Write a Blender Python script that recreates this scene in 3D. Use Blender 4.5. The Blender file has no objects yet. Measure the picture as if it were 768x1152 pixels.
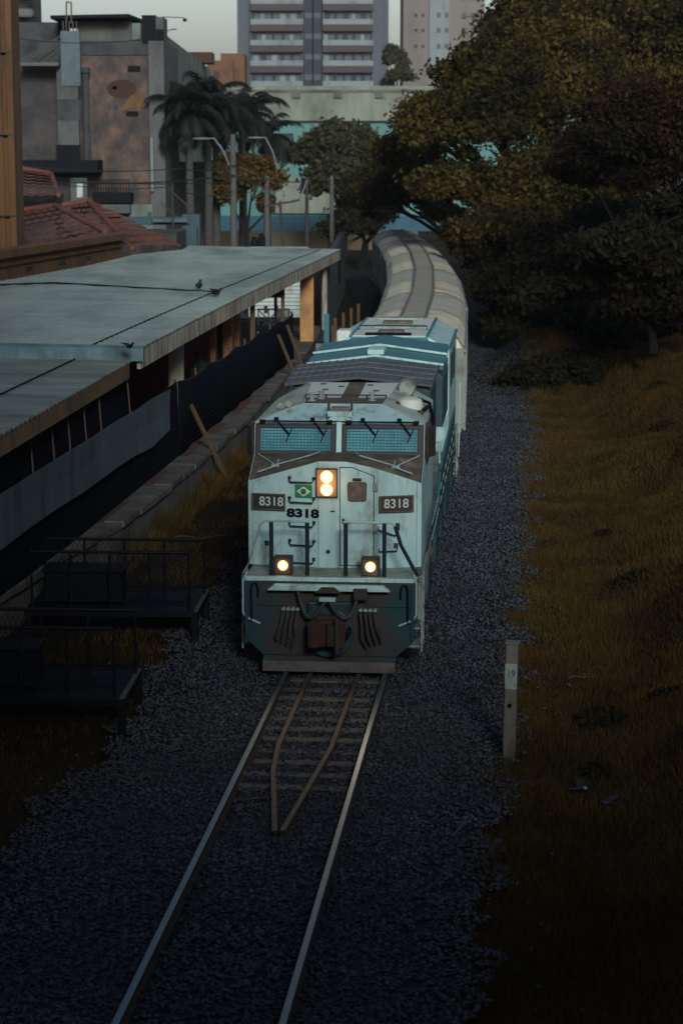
import bpy, bmesh, math, random
import numpy as np
from mathutils import Vector, Matrix
random.seed(7); rng = np.random.default_rng(7)
S = bpy.context.scene; COL = S.collection
PI = math.pi
# ---------------------------------------------------------------- camera model (used to turn measured bearings into metres)
F, YH, CH = 2300.0, 175.0, 8.25
TH = math.atan((576 - YH) / F)
def ray(x, y):
    a = (x - 384) / F; b = (576 - y) / F
    return Vector((a, math.cos(TH) + b * math.sin(TH), -math.sin(TH) + b * math.cos(TH)))
def at(x, y, z=0.0):
    r = ray(x, y); t = (z - CH) / r.z; return Vector((r.x * t, r.y * t, z))
def aty(x, y, Y):
    r = ray(x, y); t = Y / r.y; return Vector((r.x * t, Y, CH + r.z * t))
def onplane(x, y, P, Q):           # vertical plane through P, Q
    r = ray(x, y); d = Vector((Q[0] - P[0], Q[1] - P[1], 0)); n = Vector((-d.y, d.x, 0))
    t = (n.x * P[0] + n.y * P[1]) / (n.x * r.x + n.y * r.y)
    return Vector((r.x * t, r.y * t, CH + r.z * t))
TC = [-1.3253, 8.3883, -18.2654, 10.4945, 7.1546, -2.8954]
def track(Y): return float(np.polyval(TC, Y / 100))
def thead(Y): return math.atan(float(np.polyval(np.polyder(TC), Y / 100)) / 100)
def toff(Y, d):
    a = thead(Y); return (track(Y) + d * math.cos(a), Y - d * math.sin(a))
# ---------------------------------------------------------------- materials
MATS = {}
def M(name, c1, c2=None, scale=4.0, rough=0.75, metal=0.0, bump=0.0, bscale=30.0, dirt=None, damt=0.5, dscale=1.2,
      stretch=(1, 1, 1), island=None, spec=0.5, detail=8.0, world=False, streak=None, samt=.4, sscale=(9, 9, .55)):
    m = bpy.data.materials.new(name); m.use_nodes = True; MATS[name] = m
    nt = m.node_tree; N = nt.nodes; L = nt.links; b = N['Principled BSDF']
    b.inputs['Roughness'].default_value = rough; b.inputs['Metallic'].default_value = metal
    b.inputs['Specular IOR Level'].default_value = spec
    tc = N.new('ShaderNodeTexCoord'); mp = N.new('ShaderNodeMapping'); mp.inputs['Scale'].default_value = stretch
    if world:
        g = N.new('ShaderNodeNewGeometry'); L.new(g.outputs['Position'], mp.inputs['Vector'])
    else: L.new(tc.outputs['Object'], mp.inputs['Vector'])
    c2 = c2 or tuple(v * 0.8 for v in c1)
    def noise(sc, det=detail, r=0.6):
        n = N.new('ShaderNodeTexNoise'); n.inputs['Scale'].default_value = sc; n.inputs['Detail'].default_value = det
        n.inputs['Roughness'].default_value = r; L.new(mp.outputs[0], n.inputs['Vector']); return n
    def mix(fac, a, bb):
        x = N.new('ShaderNodeMix'); x.data_type = 'RGBA'
        for s, v in ((0, fac), (6, a), (7, bb)):
            if hasattr(v, 'links') or hasattr(v, 'is_linked'): L.new(v, x.inputs[s])
            else: x.inputs[s].default_value = v if s == 0 else (*v, 1)
        return x.outputs[2]
    def ramp(src, lo, hi):
        r = N.new('ShaderNodeMapRange'); r.inputs[1].default_value = lo; r.inputs[2].default_value = hi
        L.new(src, r.inputs[0]); return r.outputs[0]
    if island:
        g2 = N.new('ShaderNodeNewGeometry'); fac = g2.outputs['Random Per Island']
    else: fac = ramp(noise(scale).outputs[0], 0.33, 0.67)
    col = mix(fac, c1, c2)
    if island:
        col = mix(ramp(noise(scale).outputs[0], 0.35, 0.65), col, island)
    if dirt:
        f = ramp(noise(dscale, 9, 0.68).outputs[0], 0.62 - damt * 0.3, 0.72 - damt * 0.08)
        col = mix(f, col, dirt)
    if streak:
        mp2 = N.new('ShaderNodeMapping'); mp2.inputs['Scale'].default_value = sscale; L.new(tc.outputs['Object'] if not world else g.outputs['Position'], mp2.inputs['Vector'])
        n2 = N.new('ShaderNodeTexNoise'); n2.inputs['Scale'].default_value = 1.0; n2.inputs['Detail'].default_value = 5; L.new(mp2.outputs[0], n2.inputs['Vector'])
        ml = N.new('ShaderNodeMath'); ml.operation = 'MULTIPLY'; ml.inputs[1].default_value = samt; L.new(ramp(n2.outputs[0], .50, .74), ml.inputs[0])
        col = mix(ml.outputs[0], col, streak)
    L.new(col, b.inputs['Base Color'])
    if bump:
        bp = N.new('ShaderNodeBump'); bp.inputs['Strength'].default_value = bump; bp.inputs['Distance'].default_value = 0.02
        L.new(noise(bscale).outputs[0], bp.inputs['Height']); L.new(bp.outputs[0], b.inputs['Normal'])
    return m
def EM(name, col, st):
    m = bpy.data.materials.new(name); m.use_nodes = True; b = m.node_tree.nodes['Principled BSDF']
    b.inputs['Base Color'].default_value = (*[min(1, c) for c in col], 1)
    b.inputs['Emission Color'].default_value = (*col, 1); b.inputs['Emission Strength'].default_value = st
    MATS[name] = m; return m
# ---------------------------------------------------------------- mesh builder
class MB:
    def __init__(s): s.v = []; s.f = []; s.m = []; s.mi = 0
    def add(s, vs, fs):
        o = len(s.v); s.v += [tuple(p) for p in vs]
        for f in fs: s.f.append(tuple(o + i for i in f)); s.m.append(s.mi)
        return s
    def box(s, c, d, rz=0.0, R=None):
        hx, hy, hz = d[0] / 2, d[1] / 2, d[2] / 2
        R = R or Matrix.Rotation(rz, 3, 'Z'); c = Vector(c)
        vs = [c + R @ Vector((x * hx, y * hy, z * hz)) for x in (-1, 1) for y in (-1, 1) for z in (-1, 1)]
        return s.add(vs, [(0, 1, 3, 2), (4, 6, 7, 5), (0, 4, 5, 1), (2, 3, 7, 6), (0, 2, 6, 4), (1, 5, 7, 3)])
    def b2(s, lo, hi): return s.box([(a + b) / 2 for a, b in zip(lo, hi)], [abs(b - a) for a, b in zip(lo, hi)])
    def bar(s, p, q, w, h=None, up=(0, 0, 1)):
        p = Vector(p); q = Vector(q); d = q - p; L = d.length
        if L < 1e-6: return s
        y = d / L; u = Vector(up)
        if abs(y.dot(u)) > 0.98: u = Vector((1, 0, 0))
        x = y.cross(u).normalized(); z = x.cross(y)
        return s.box((p + q) / 2, (w, L, h or w), R=Matrix((x, y, z)).transposed())
    def tube(s, pts, r, n=8, cap=True):
        pts = [Vector(p) for p in pts]; rs = r if isinstance(r, (list, tuple)) else [r] * len(pts)
        o = len(s.v); prev = None
        for i, p in enumerate(pts):
            t = (pts[min(i + 1, len(pts) - 1)] - pts[max(i - 1, 0)]).normalized()
            u = prev if prev is not None else (Vector((0, 0, 1)) if abs(t.z) < 0.9 else Vector((1, 0, 0)))
            x = (u - t * u.dot(t)).normalized(); y = t.cross(x); prev = x
            for k in range(n):
                a = 2 * PI * k / n; s.v.append(tuple(p + (x * math.cos(a) + y * math.sin(a)) * rs[i]))
        for i in range(len(pts) - 1):
            for k in range(n):
                a = o + i * n + k; b = o + i * n + (k + 1) % n
                s.f.append((a, b, b + n, a + n)); s.m.append(s.mi)
        if cap:
            s.f.append(tuple(o + k for k in range(n))[::-1]); s.m.append(s.mi)
            e = o + (len(pts) - 1) * n; s.f.append(tuple(e + k for k in range(n))); s.m.append(s.mi)
        return s
    def cyl(s, p, q, r, n=16): return s.tube([p, q], r, n)
    def lathe(s, c, prof, n=16, axis='Z'):
        o = len(s.v); c = Vector(c)
        for r, h in prof:
            for k in range(n):
                a = 2 * PI * k / n; x, y = r * math.cos(a), r * math.sin(a)
                p = (x, y, h) if axis == 'Z' else ((x, h, y) if axis == 'Y' else (h, x, y))
                s.v.append(tuple(c + Vector(p)))
        for i in range(len(prof) - 1):
            for k in range(n):
                a = o + i * n + k; b = o + i * n + (k + 1) % n
                s.f.append((a, b, b + n, a + n)); s.m.append(s.mi)
        for ring in (0, len(prof) - 1):
            if prof[ring][0] > 1e-4: s.f.append(tuple(o + ring * n + k for k in range(n))); s.m.append(s.mi)
        return s
    def prism(s, poly, d):              # poly: 3D loop, d: extrusion vector
        n = len(poly); d = Vector(d); a = [Vector(p) for p in poly]
        return s.add(a + [p + d for p in a], [tuple(range(n))[::-1], tuple(range(n, 2 * n))] +
                     [(i, (i + 1) % n, n + (i + 1) % n, n + i) for i in range(n)])
    def strip(s, rows):                 # grid of rows of points
        o = len(s.v); w = len(rows[0])
        for r in rows: s.v += [tuple(p) for p in r]
        for i in range(len(rows) - 1):
            for j in range(w - 1):
                a = o + i * w + j; s.f.append((a, a + 1, a + w + 1, a + w)); s.m.append(s.mi)
        return s
    def build(s, name, mat, parent=None, bevel=0.0, smooth=False, loc=None):
        me = bpy.data.meshes.new(name)
        vs = s.v if loc is None else [(p[0] - loc[0], p[1] - loc[1], p[2] - loc[2]) for p in s.v]
        me.from_pydata(vs, [], s.f)
        for mm in (mat if isinstance(mat, (list, tuple)) else [mat]): me.materials.append(MATS[mm])
        if isinstance(mat, (list, tuple)): me.polygons.foreach_set('material_index', s.m)
        bm = bmesh.new(); bm.from_mesh(me); bmesh.ops.recalc_face_normals(bm, faces=bm.faces); bm.to_mesh(me); bm.free()
        if smooth:
            me.polygons.foreach_set('use_smooth', [True] * len(me.polygons))
            try: me.set_sharp_from_angle(angle=math.radians(40))
            except Exception: pass
        o = bpy.data.objects.new(name, me); COL.objects.link(o)
        if loc is not None: o.location = loc
        if parent is not None: o.parent = parent
        if bevel:
            b = o.modifiers.new('bevel', 'BEVEL'); b.width = bevel; b.segments = 2; b.limit_method = 'ANGLE'
        return o
def npmesh(name, mat, verts, nper, parent=None):       # many separate faces of nper verts each
    n = len(verts); nf = n // nper
    me = bpy.data.meshes.new(name); me.vertices.add(n); me.vertices.foreach_set('co', np.ascontiguousarray(verts, dtype=np.float32).ravel())
    me.loops.add(n); me.loops.foreach_set('vertex_index', np.arange(n, dtype=np.int32))
    me.polygons.add(nf); me.polygons.foreach_set('loop_start', np.arange(0, n, nper, dtype=np.int32))
    me.polygons.foreach_set('loop_total', np.full(nf, nper, dtype=np.int32))
    me.materials.append(MATS[mat]); me.update(); me.validate()
    o = bpy.data.objects.new(name, me); COL.objects.link(o)
    if parent is not None: o.parent = parent
    return o
def tag(o, label=None, cat=None, group=None, kind=None):
    if label: o['label'] = label
    if cat: o['category'] = cat
    if group: o['group'] = group
    if kind: o['kind'] = kind
    return o
def empty(name, loc=(0, 0, 0), rz=0.0, label=None, cat=None, group=None):
    o = bpy.data.objects.new(name, None); COL.objects.link(o); o.location = loc; o.rotation_euler = (0, 0, rz)
    return tag(o, label, cat, group)
def copy_tree(o, parent=None):
    c = o.copy(); COL.objects.link(c); c.parent = parent
    for ch in list(o.children): copy_tree(ch, c)
    return c
def text(name, body, size, mat, parent, loc, rot, bold=0.0, sx=1.0, ext=0.004):
    cu = bpy.data.curves.new(name, 'FONT'); cu.body = body; cu.size = size; cu.offset = bold; cu.extrude = ext
    cu.align_x = 'CENTER'; cu.align_y = 'CENTER'
    t = bpy.data.objects.new(name + '_curve', cu); COL.objects.link(t)
    me = bpy.data.meshes.new_from_object(t.evaluated_get(bpy.context.evaluated_depsgraph_get()))
    bpy.data.objects.remove(t); me.name = name; me.materials.clear(); me.materials.append(MATS[mat])
    o = bpy.data.objects.new(name, me); COL.objects.link(o); o.location = loc; o.rotation_euler = rot; o.scale = (sx, 1, 1)
    o.parent = parent; return o
SUN_A, SUN_E, SUN_S, SKY_S, EXPO, SKY_DIM, HAZE, BLK = -8, 20, 1.9, .145, .5, (.225, .275, .325), .00012, 23.0
# ---------------------------------------------------------------- palette
M('loco_white', (.475, .68, .67), (.39, .575, .57), 2.2, .42, bump=.05, dirt=(0.216, 0.2376, 0.2052), damt=.30, dscale=2.6, stretch=(1.4, 1.4, .7), streak=(0.1836, 0.1944, 0.162), samt=.30, sscale=(4.86, 4.86, 0.486))
M('loco_roof', (0.66, 0.66, 0.583), (0.572, 0.605, 0.55), 3, .6, bump=.08, dirt=(0.33, 0.297, 0.242), damt=.15, dscale=2.2)
M('loco_grey', (.30, .34, .30), (.24, .27, .24), 2, .55, dirt=(.12, .11, .09), damt=.55, dscale=2)
M('brown_deck', (.115, .085, .06), (.075, .055, .042), 5, .8, bump=.1, dirt=(.2, .17, .13), damt=.35, dscale=3)
M('frame_brown', (0.036, 0.0224, 0.0176), (0.024, 0.016, 0.0136), 4, .6)
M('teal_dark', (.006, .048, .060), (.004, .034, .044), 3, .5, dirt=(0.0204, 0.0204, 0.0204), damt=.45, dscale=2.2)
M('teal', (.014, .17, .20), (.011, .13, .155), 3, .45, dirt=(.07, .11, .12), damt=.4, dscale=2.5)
M('pilot_paint', (0.00324, 0.04455, 0.05994), (0.00324, 0.0324, 0.04374), 3, .6, dirt=(0.0162, 0.01782, 0.01944), damt=.3, dscale=1.6)
M('rust', (0.063, 0.021, 0.0112), (0.035, 0.014, 0.0091), 9, .9, bump=.25, bscale=40, dirt=(0.021, 0.014, 0.0119), damt=.5, dscale=6)
M('dirty_lip', (.13, .115, .105), (.09, .08, .075), 4, .8, dirt=(.06, .045, .04), damt=.5, dscale=3)
M('black', (.010, .010, .013), (.007, .007, .009), 6, .8, spec=.1)
M('black_steel', (.006, .007, .011), (.004, .005, .008), 6, .6, spec=.15)
M('rubber', (.05, .042, .04), (.035, .03, .03), 6, .7)
M('pale_rail', (.36, .48, .47), (.28, .38, .38), 8, .4)
M('glass', (.13, .45, .53), (.03, .17, .23), 1.7, .45, spec=.15)  # reflections painted in as bright and dark cyan blotches
M('mesh_wire', (.035, .13, .16), (.03, .11, .13), 4, .5)
M('digit_light', (.55, .58, .56), (.5, .53, .5), 4, .5)
M('flag_green', (.01, .22, .10), (.01, .19, .085), 4, .5); M('flag_yellow', (.62, .66, .42), (.58, .6, .4), 4, .5); M('flag_blue', (.03, .1, .16), None, 4, .5)
M('lamp_box', (.40, .22, .10), (.33, .18, .08), 5, .5)
M('solar_grid', (.075, .083, .088), (.05, .056, .06), 3, .5, dirt=(.13, .13, .12), damt=.35)
EM('headlamp', (1.0, .80, .58), 7.0)
M('wagon_roof', (0.858, 0.7332, 0.5226), (0.6552, 0.5616, 0.4212), 1.4, .7, dirt=(0.4368, 0.3432, 0.234), damt=.5, dscale=.8)
M('wagon_side', (0.2574, 0.2808, 0.2574), (0.2106, 0.2262, 0.2106), 1.5, .7, dirt=(0.117, 0.1014, 0.078), damt=.5, dscale=1)
M('walkway', (0.192, 0.176, 0.152), (0.136, 0.128, 0.112), 3, .7)
# setting
M('ballast_base', (.040, .040, .045), (.020, .020, .023), 9, .95, bump=.9, bscale=26, spec=.1, world=True)
M('ballast_stone', (.013, .014, .019), (.140, .146, .170), .5, .85, island=(.055, .058, .069), spec=.15, world=True)
M('soil', (.034, .020, .009), (.020, .012, .007), .8, .95, bump=.6, bscale=9, dirt=(.016, .012, .008), damt=.4, dscale=.5, spec=.1, world=True)
M('grass', (.155, .088, .024), (.063, .037, .011), .42, .8, island=(.052, .031, .011), spec=.1, world=True)
M('rail_steel', (.10, .155, .18), (.07, .115, .135), 3, .36, metal=.6)
M('rail_rust', (0.1105, 0.0676, 0.0468), (0.065, 0.039, 0.0299), 6, .65, metal=.15)
M('rail_web', (.05, .024, .016), (.03, .016, .012), 6, .9, bump=.3)
M('sleeper', (0.1823, 0.135, 0.0972), (0.081, 0.06075, 0.04725), 6, .9, stretch=(1, 6, 6), bump=.4)
M('platform_concrete', (.15, .135, .115), (.09, .08, .07), 1.4, .9, bump=.25, bscale=14, dirt=(.04, .03, .024), damt=.6, dscale=1.1, world=True)
M('platform_red', (.105, .04, .03), (.07, .03, .024), 3, .9, bump=.2, world=True)
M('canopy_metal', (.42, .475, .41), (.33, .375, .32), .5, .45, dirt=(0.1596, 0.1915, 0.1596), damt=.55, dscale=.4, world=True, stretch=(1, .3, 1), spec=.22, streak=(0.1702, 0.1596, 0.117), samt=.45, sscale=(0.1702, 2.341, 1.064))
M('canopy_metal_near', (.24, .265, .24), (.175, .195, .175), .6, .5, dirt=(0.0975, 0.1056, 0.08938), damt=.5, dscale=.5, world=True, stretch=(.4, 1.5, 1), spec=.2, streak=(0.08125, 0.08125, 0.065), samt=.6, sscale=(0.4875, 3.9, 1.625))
M('canopy_flash', (.16, .26, .28), (.11, .19, .21), 1, .5, dirt=(.06, .08, .08), damt=.5, dscale=1, world=True)
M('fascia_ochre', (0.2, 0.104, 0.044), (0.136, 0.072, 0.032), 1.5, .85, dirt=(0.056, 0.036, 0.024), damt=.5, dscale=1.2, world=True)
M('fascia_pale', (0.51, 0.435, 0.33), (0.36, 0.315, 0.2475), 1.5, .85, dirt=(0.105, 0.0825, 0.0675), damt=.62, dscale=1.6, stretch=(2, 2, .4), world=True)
M('orange_wall', (0.1512, 0.0693, 0.0231), (0.1218, 0.0546, 0.0189), 1.1, .85, dirt=(0.0546, 0.0294, 0.0147), damt=.45, dscale=.9, stretch=(1, 1, .4), world=True)
M('red_wall', (.15, .014, .016), (.11, .012, .014), 1.5, .8)
M('white_wall', (0.55, 0.594, 0.55), (0.462, 0.506, 0.473), 1.2, .8, dirt=(0.275, 0.286, 0.264), damt=.4, dscale=1)
M('netting', (.006, .007, .012), (.004, .005, .009), 2, .9, spec=.1)
M('banner', (0.0975, 0.117, 0.1365), (0.0715, 0.0884, 0.104), .8, .8, dirt=(0.0455, 0.052, 0.0585), damt=.45, dscale=1.2, stretch=(1, 1, .2), world=True)
M('wood', (.11, .062, .032), (.07, .04, .023), 5, .85, stretch=(3, 3, .4))
M('roof_tile', (0.221, 0.06409, 0.03757), (0.1436, 0.0442, 0.02873), 2, .85, dirt=(0.05525, 0.02652, 0.01989), damt=.5, dscale=.8, bump=.3, bscale=8)
M('derelict', (0.176, 0.1045, 0.077), (0.0935, 0.0605, 0.0495), .8, .92, bump=.3, bscale=6, dirt=(0.033, 0.0297, 0.0308), damt=1.0, dscale=.8, stretch=(1, 1, .8), streak=(0.044, 0.0374, 0.0363), samt=.6, sscale=(1.32, 1.32, 0.132))
M('derelict_dark', (0.045, 0.0372, 0.0372), (0.027, 0.024, 0.0252), .6, .92, bump=.3, bscale=6, dirt=(0.072, 0.063, 0.06), damt=.5, dscale=.5)
M('concrete', (0.1054, 0.1054, 0.1023), (0.0744, 0.0744, 0.0744), .7, .9, dirt=(0.0372, 0.03596, 0.0372), damt=.6, dscale=.5, stretch=(1, 1, .35))
M('concrete_dark', (0.051, 0.0528, 0.057), (0.036, 0.0372, 0.042), .7, .9, dirt=(0.018, 0.018, 0.0204), damt=.5, dscale=.6)
M('panel_blue', (0.0595, 0.0875, 0.105), (0.049, 0.0735, 0.091), .7, .6, dirt=(0.028, 0.035, 0.042), damt=.4, dscale=.7)
M('pale_green', (.165, .20, .175), (.13, .16, .145), .5, .8, dirt=(.06, .07, .065), damt=.6, dscale=.3, stretch=(1, 1, .3), streak=(.05, .055, .05), samt=.5, sscale=(1.2, 1.2, .08))
M('far_orange', (0.1238, 0.05363, 0.02475), (0.1031, 0.04538, 0.02063), .5, .85, dirt=(0.0495, 0.02475, 0.0165), damt=.4, dscale=.4)
M('tower_grey', (.064, .076, .094), (.056, .067, .083), .3, .85, dirt=(.045, .052, .065), damt=.4, dscale=.15, stretch=(1, 1, .2))
M('tower_white', (.16, .19, .20), (.135, .16, .17), .5, .8, dirt=(.09, .10, .105), damt=.4, dscale=.4, stretch=(1, 1, .3))
M('tower_brown', (.050, .036, .040), (.042, .031, .035), .5, .85)
M('tower_pink', (0.1485, 0.1265, 0.1188), (0.1265, 0.11, 0.1034), .3, .85, dirt=(0.099, 0.088, 0.0825), damt=.4, dscale=.15, stretch=(1, 1, .2))
M('dark_glass', (.025, .035, .045), (.018, .026, .034), .6, .5, spec=.1)
M('teal_panel', (0.06348, 0.1711, 0.1656), (0.0552, 0.149, 0.1462), .2, .7, dirt=(0.04968, 0.1214, 0.1214), damt=.4, dscale=.12)
M('parapet', (.185, .205, .165), (.15, .165, .135), .35, .9, dirt=(.085, .09, .07), damt=.6, dscale=.25, stretch=(1, 1, .4), streak=(.08, .085, .07), samt=.5, sscale=(1.1, 1.1, .12))
M('blue_paint', (0.012, 0.078, 0.12), (0.0102, 0.066, 0.102), .4, .7, dirt=(0.018, 0.054, 0.072), damt=.4, dscale=.3)
M('dry_yard', (0.132, 0.099, 0.06), (0.102, 0.078, 0.048), .15, .95, dirt=(0.06, 0.06, 0.03), damt=.4, dscale=.08)
M('pole_concrete', (0.0816, 0.0816, 0.0768), (0.0624, 0.0624, 0.06), 2, .85)
M('pole_dark', (.04, .035, .035), (.03, .026, .026), 2, .85)
M('lamp_grey', (0.15, 0.165, 0.17), None, 2, .5)
M('gate_teal', (0.0126, 0.049, 0.063), (0.0098, 0.0385, 0.0525), 1, .6)
M('bark', (0.00625, 0.0045, 0.00325), (0.00375, 0.00275, 0.002125), 3, .95, bump=.6, bscale=8, stretch=(1, 1, .3))
M('palm_bark', (.06, .055, .052), (.042, .038, .037), 2, .95, bump=.4, bscale=6, stretch=(.4, .4, 3))
M('leaf_olive', (.108, .074, .016), (.038, .027, .008), .36, .75, island=(.008, .0075, .004), spec=.08, world=True)  # near-black clumps put into the colour as shade between lit leaves
M('leaf_brown', (0.0544, 0.02688, 0.00768), (0.0192, 0.01024, 0.00384), .5, .75, island=(0.00768, 0.00576, 0.0032), spec=.12, world=True)
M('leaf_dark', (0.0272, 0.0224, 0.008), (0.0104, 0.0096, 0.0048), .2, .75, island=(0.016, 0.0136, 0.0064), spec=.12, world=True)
M('leaf_green', (0.051, 0.04675, 0.0187), (0.0238, 0.0255, 0.0136), .25, .75, island=(0.0357, 0.034, 0.0153), spec=.12, world=True)
M('leaf_yellow', (0.1, 0.06, 0.014), (0.055, 0.034, 0.01), .25, .75, island=(0.07, 0.0425, 0.011), spec=.12, world=True)
M('frond', (0.0154, 0.0154, 0.0112), (0.0084, 0.0091, 0.0084), .3, .7, island=(0.0119, 0.0126, 0.0098), spec=.2, world=True)
M('post_wood', (0.195, 0.165, 0.1425), (0.1275, 0.0975, 0.0825), 3, .85, dirt=(0.0675, 0.045, 0.03375), damt=.5, dscale=3, stretch=(1, 1, .3), bump=.2)
M('plate', (0.357, 0.3995, 0.3655), (0.323, 0.3655, 0.34), 6, .6, dirt=(0.17, 0.1785, 0.1615), damt=.4, dscale=5)
M('ink', (.07, .06, .055), None, 4, .8)
M('skin', (.16, .09, .06), None, 6, .6); M('hair', (.01, .009, .009), None, 6, .7); M('dark_cloth', (.012, .012, .018), None, 6, .9)
M('feather', (0.0175, 0.0175, 0.021), (0.009, 0.009, 0.011), 30, .7); M('feather_white', (.4, .4, .38), None, 30, .7)
M('beak', (.05, .04, .03), None, 9, .6); M('twig', (.13, .085, .055), (.09, .06, .04), 6, .9)
M('wire', (.012, .012, .014), None, 3, .7); M('wire_pale', (.3, .33, .34), None, 3, .7)
M('asphalt', (.05, .05, .055), (.04, .04, .044), .4, .9, world=True)
M('brick_beige', (.2, .15, .12), (.16, .12, .1), .4, .9)

def pilot_mat():
    m = MATS['pilot_paint']; nt = m.node_tree; N = nt.nodes; L = nt.links; b = N['Principled BSDF']; src = b.inputs['Base Color'].links[0].from_socket
    tc = N.new('ShaderNodeTexCoord'); sp = N.new('ShaderNodeSeparateXYZ'); L.new(tc.outputs['Object'], sp.inputs[0])
    ab = N.new('ShaderNodeMath'); ab.operation = 'ABSOLUTE'; L.new(sp.outputs[0], ab.inputs[0])
    nz = N.new('ShaderNodeTexNoise'); nz.inputs['Scale'].default_value = 2.2; nz.inputs['Detail'].default_value = 9; L.new(tc.outputs['Object'], nz.inputs['Vector'])
    ad = N.new('ShaderNodeMath'); ad.operation = 'MULTIPLY_ADD'; ad.inputs[1].default_value = 1.4; L.new(nz.outputs[0], ad.inputs[0]); L.new(ab.outputs[0], ad.inputs[2])
    mr = N.new('ShaderNodeMapRange'); mr.inputs[1].default_value = 1.48; mr.inputs[2].default_value = 1.88; mr.inputs[3].default_value = .92; mr.inputs[4].default_value = 0; L.new(ad.outputs[0], mr.inputs[0])
    mx = N.new('ShaderNodeMix'); mx.data_type = 'RGBA'; L.new(mr.outputs[0], mx.inputs[0]); L.new(src, mx.inputs[6]); mx.inputs[7].default_value = (.034, .025, .022, 1); L.new(mx.outputs[2], b.inputs['Base Color'])
pilot_mat()

M('wagon_roof_grey', (0.564, 0.528, 0.426), (0.444, 0.414, 0.336), 1.4, .7, dirt=(0.36, 0.3, 0.216), damt=.45, dscale=.8)
M('orange_lit', (.55, .26, .09), (.45, .21, .075), 1.1, .85, dirt=(.2, .11, .06), damt=.4, dscale=.9)  # wall orange brightened in the colour, so shaded piers look lit
M('navy_rail', (.008, .022, .034), (.006, .016, .025), 4, .6, spec=.2)

EM('lamp_rim', (1.0, .55, .20), 1.1)
M('hip_beige', (.42, .46, .40), (.33, .36, .31), 2.5, .6, dirt=(.2, .17, .12), damt=.35, dscale=2.5)
M('grid_line', (.12, .13, .13), (.09, .1, .1), 3, .6)
# ---------------------------------------------------------------- locomotive (local: x right, y backwards, z up)
loco = empty('locomotive', (-.19, 31.66, 0), -math.radians(4.85),
             'white and teal diesel locomotive with lit headlights standing head-on on the track', 'locomotive')
# main frame / pilot
m = MB()
P = [(-1.36, 1.60), (1.36, 1.60), (1.34, .66), (1.06, .40), (-1.06, .40), (-1.34, .66)]
m.prism([(x, 0, z) for x, z in P], (0, .10, 0))
m.add([(-1.06, 0, .40), (1.06, 0, .40), (1.06, -.16, .22), (-1.06, -.16, .22), (-1.06, .1, .40), (1.06, .1, .40), (1.06, -.06, .22), (-1.06, -.06, .22)],
      [(0, 1, 2, 3), (4, 7, 6, 5), (0, 3, 7, 4), (1, 5, 6, 2), (3, 2, 6, 7)])
pil = m.build('pilot', 'pilot_paint', loco, .015)
m = MB(); m.box((0, -.175, .27), (2.10, .05, .17)); m.build('plow_lip', 'dirty_lip', loco, .012)
# raised side cheeks and rim of the pilot
for s in (-1, 1):
    for q in (((s * 1.345, -.05, .70), (s * 1.29, .0, 1.58)), ((s * .62, -.035, .45), (s * .585, .0, 1.45)), ((s * .62, -.03, 1.22), (s * 1.33, 0, 1.26))):
        m = MB(); m.b2(*q); m.build('stiffener', 'pilot_paint', loco, .006)
# coupler
c = MB(); c.b2((-.34, -.10, .72), (.34, .02, 1.30)); c.lathe((0, -.10, .80), [(.0, -.02), (.40, -.02), (.40, .04), (.0, .04)], 24, 'Y')
cp = c.build('coupler_pocket', 'teal_dark', loco, .02)
c = MB(); c.b2((-.13, -.40, .76), (.13, -.05, 1.0)); c.prism([(-.30, -.56, .66), (-.20, -.62, .66), (-.02, -.46, .66), (.08, -.50, .66), (.20, -.64, .66), (.30, -.54, .66), (.24, -.30, .66), (-.24, -.28, .66)], (0, 0, .42)); c.b2((-.22, -.30, .70), (.22, -.10, 1.12))
c.build('coupler', 'rust', loco, .03)
c = MB(); c.cyl((.17, -.60, .60), (.17, -.60, 1.14), .05, 10); c.prism([(-.02, -.49, .70), (.09, -.53, .70), (.12, -.60, .70), (.02, -.58, .70)], (0, 0, .34)); c.b2((-.20, -.315, .74), (.20, -.305, 1.06)); kk = c.build('knuckle', 'frame_brown', loco, .01)
for s in (-1, 1):
    for z in (.80, 1.22):
        c = MB(); c.cyl((s * .28, -.14, z), (s * .28, -.10, z), .03, 8); c.build('bolt', 'rust', cp)
c = MB()
for a in range(0, 181, 12):
    pass
c.tube([(.34 * math.cos(t), -.22, .92 + -.30 * math.sin(t)) for t in [PI * k / 14 for k in range(15)]], .035, 8)
c.build('coupler_lever', 'black', loco, smooth=True)
# multiple-unit hoses hanging as two loops
for s, ex in ((-1, 0), (1, 0)):
    pts = []
    for k in range(17):
        t = k / 16; x = s * (.48 - .46 * t); z = 1.50 - .36 * math.sin(PI * t ** .8) - .10 * t
        pts.append((x, -.20 - .16 * math.sin(PI * min(1, t * 1.2) * .5), z))
    h = MB(); h.tube(pts, .028, 8); h.build('jumper_hose', 'rubber', loco, smooth=True)
m = MB(); m.b2((-.13, -.40, 1.37), (.13, -.30, 1.43)); m.build('hose_bracket', 'pale_rail', loco, .008)
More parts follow.
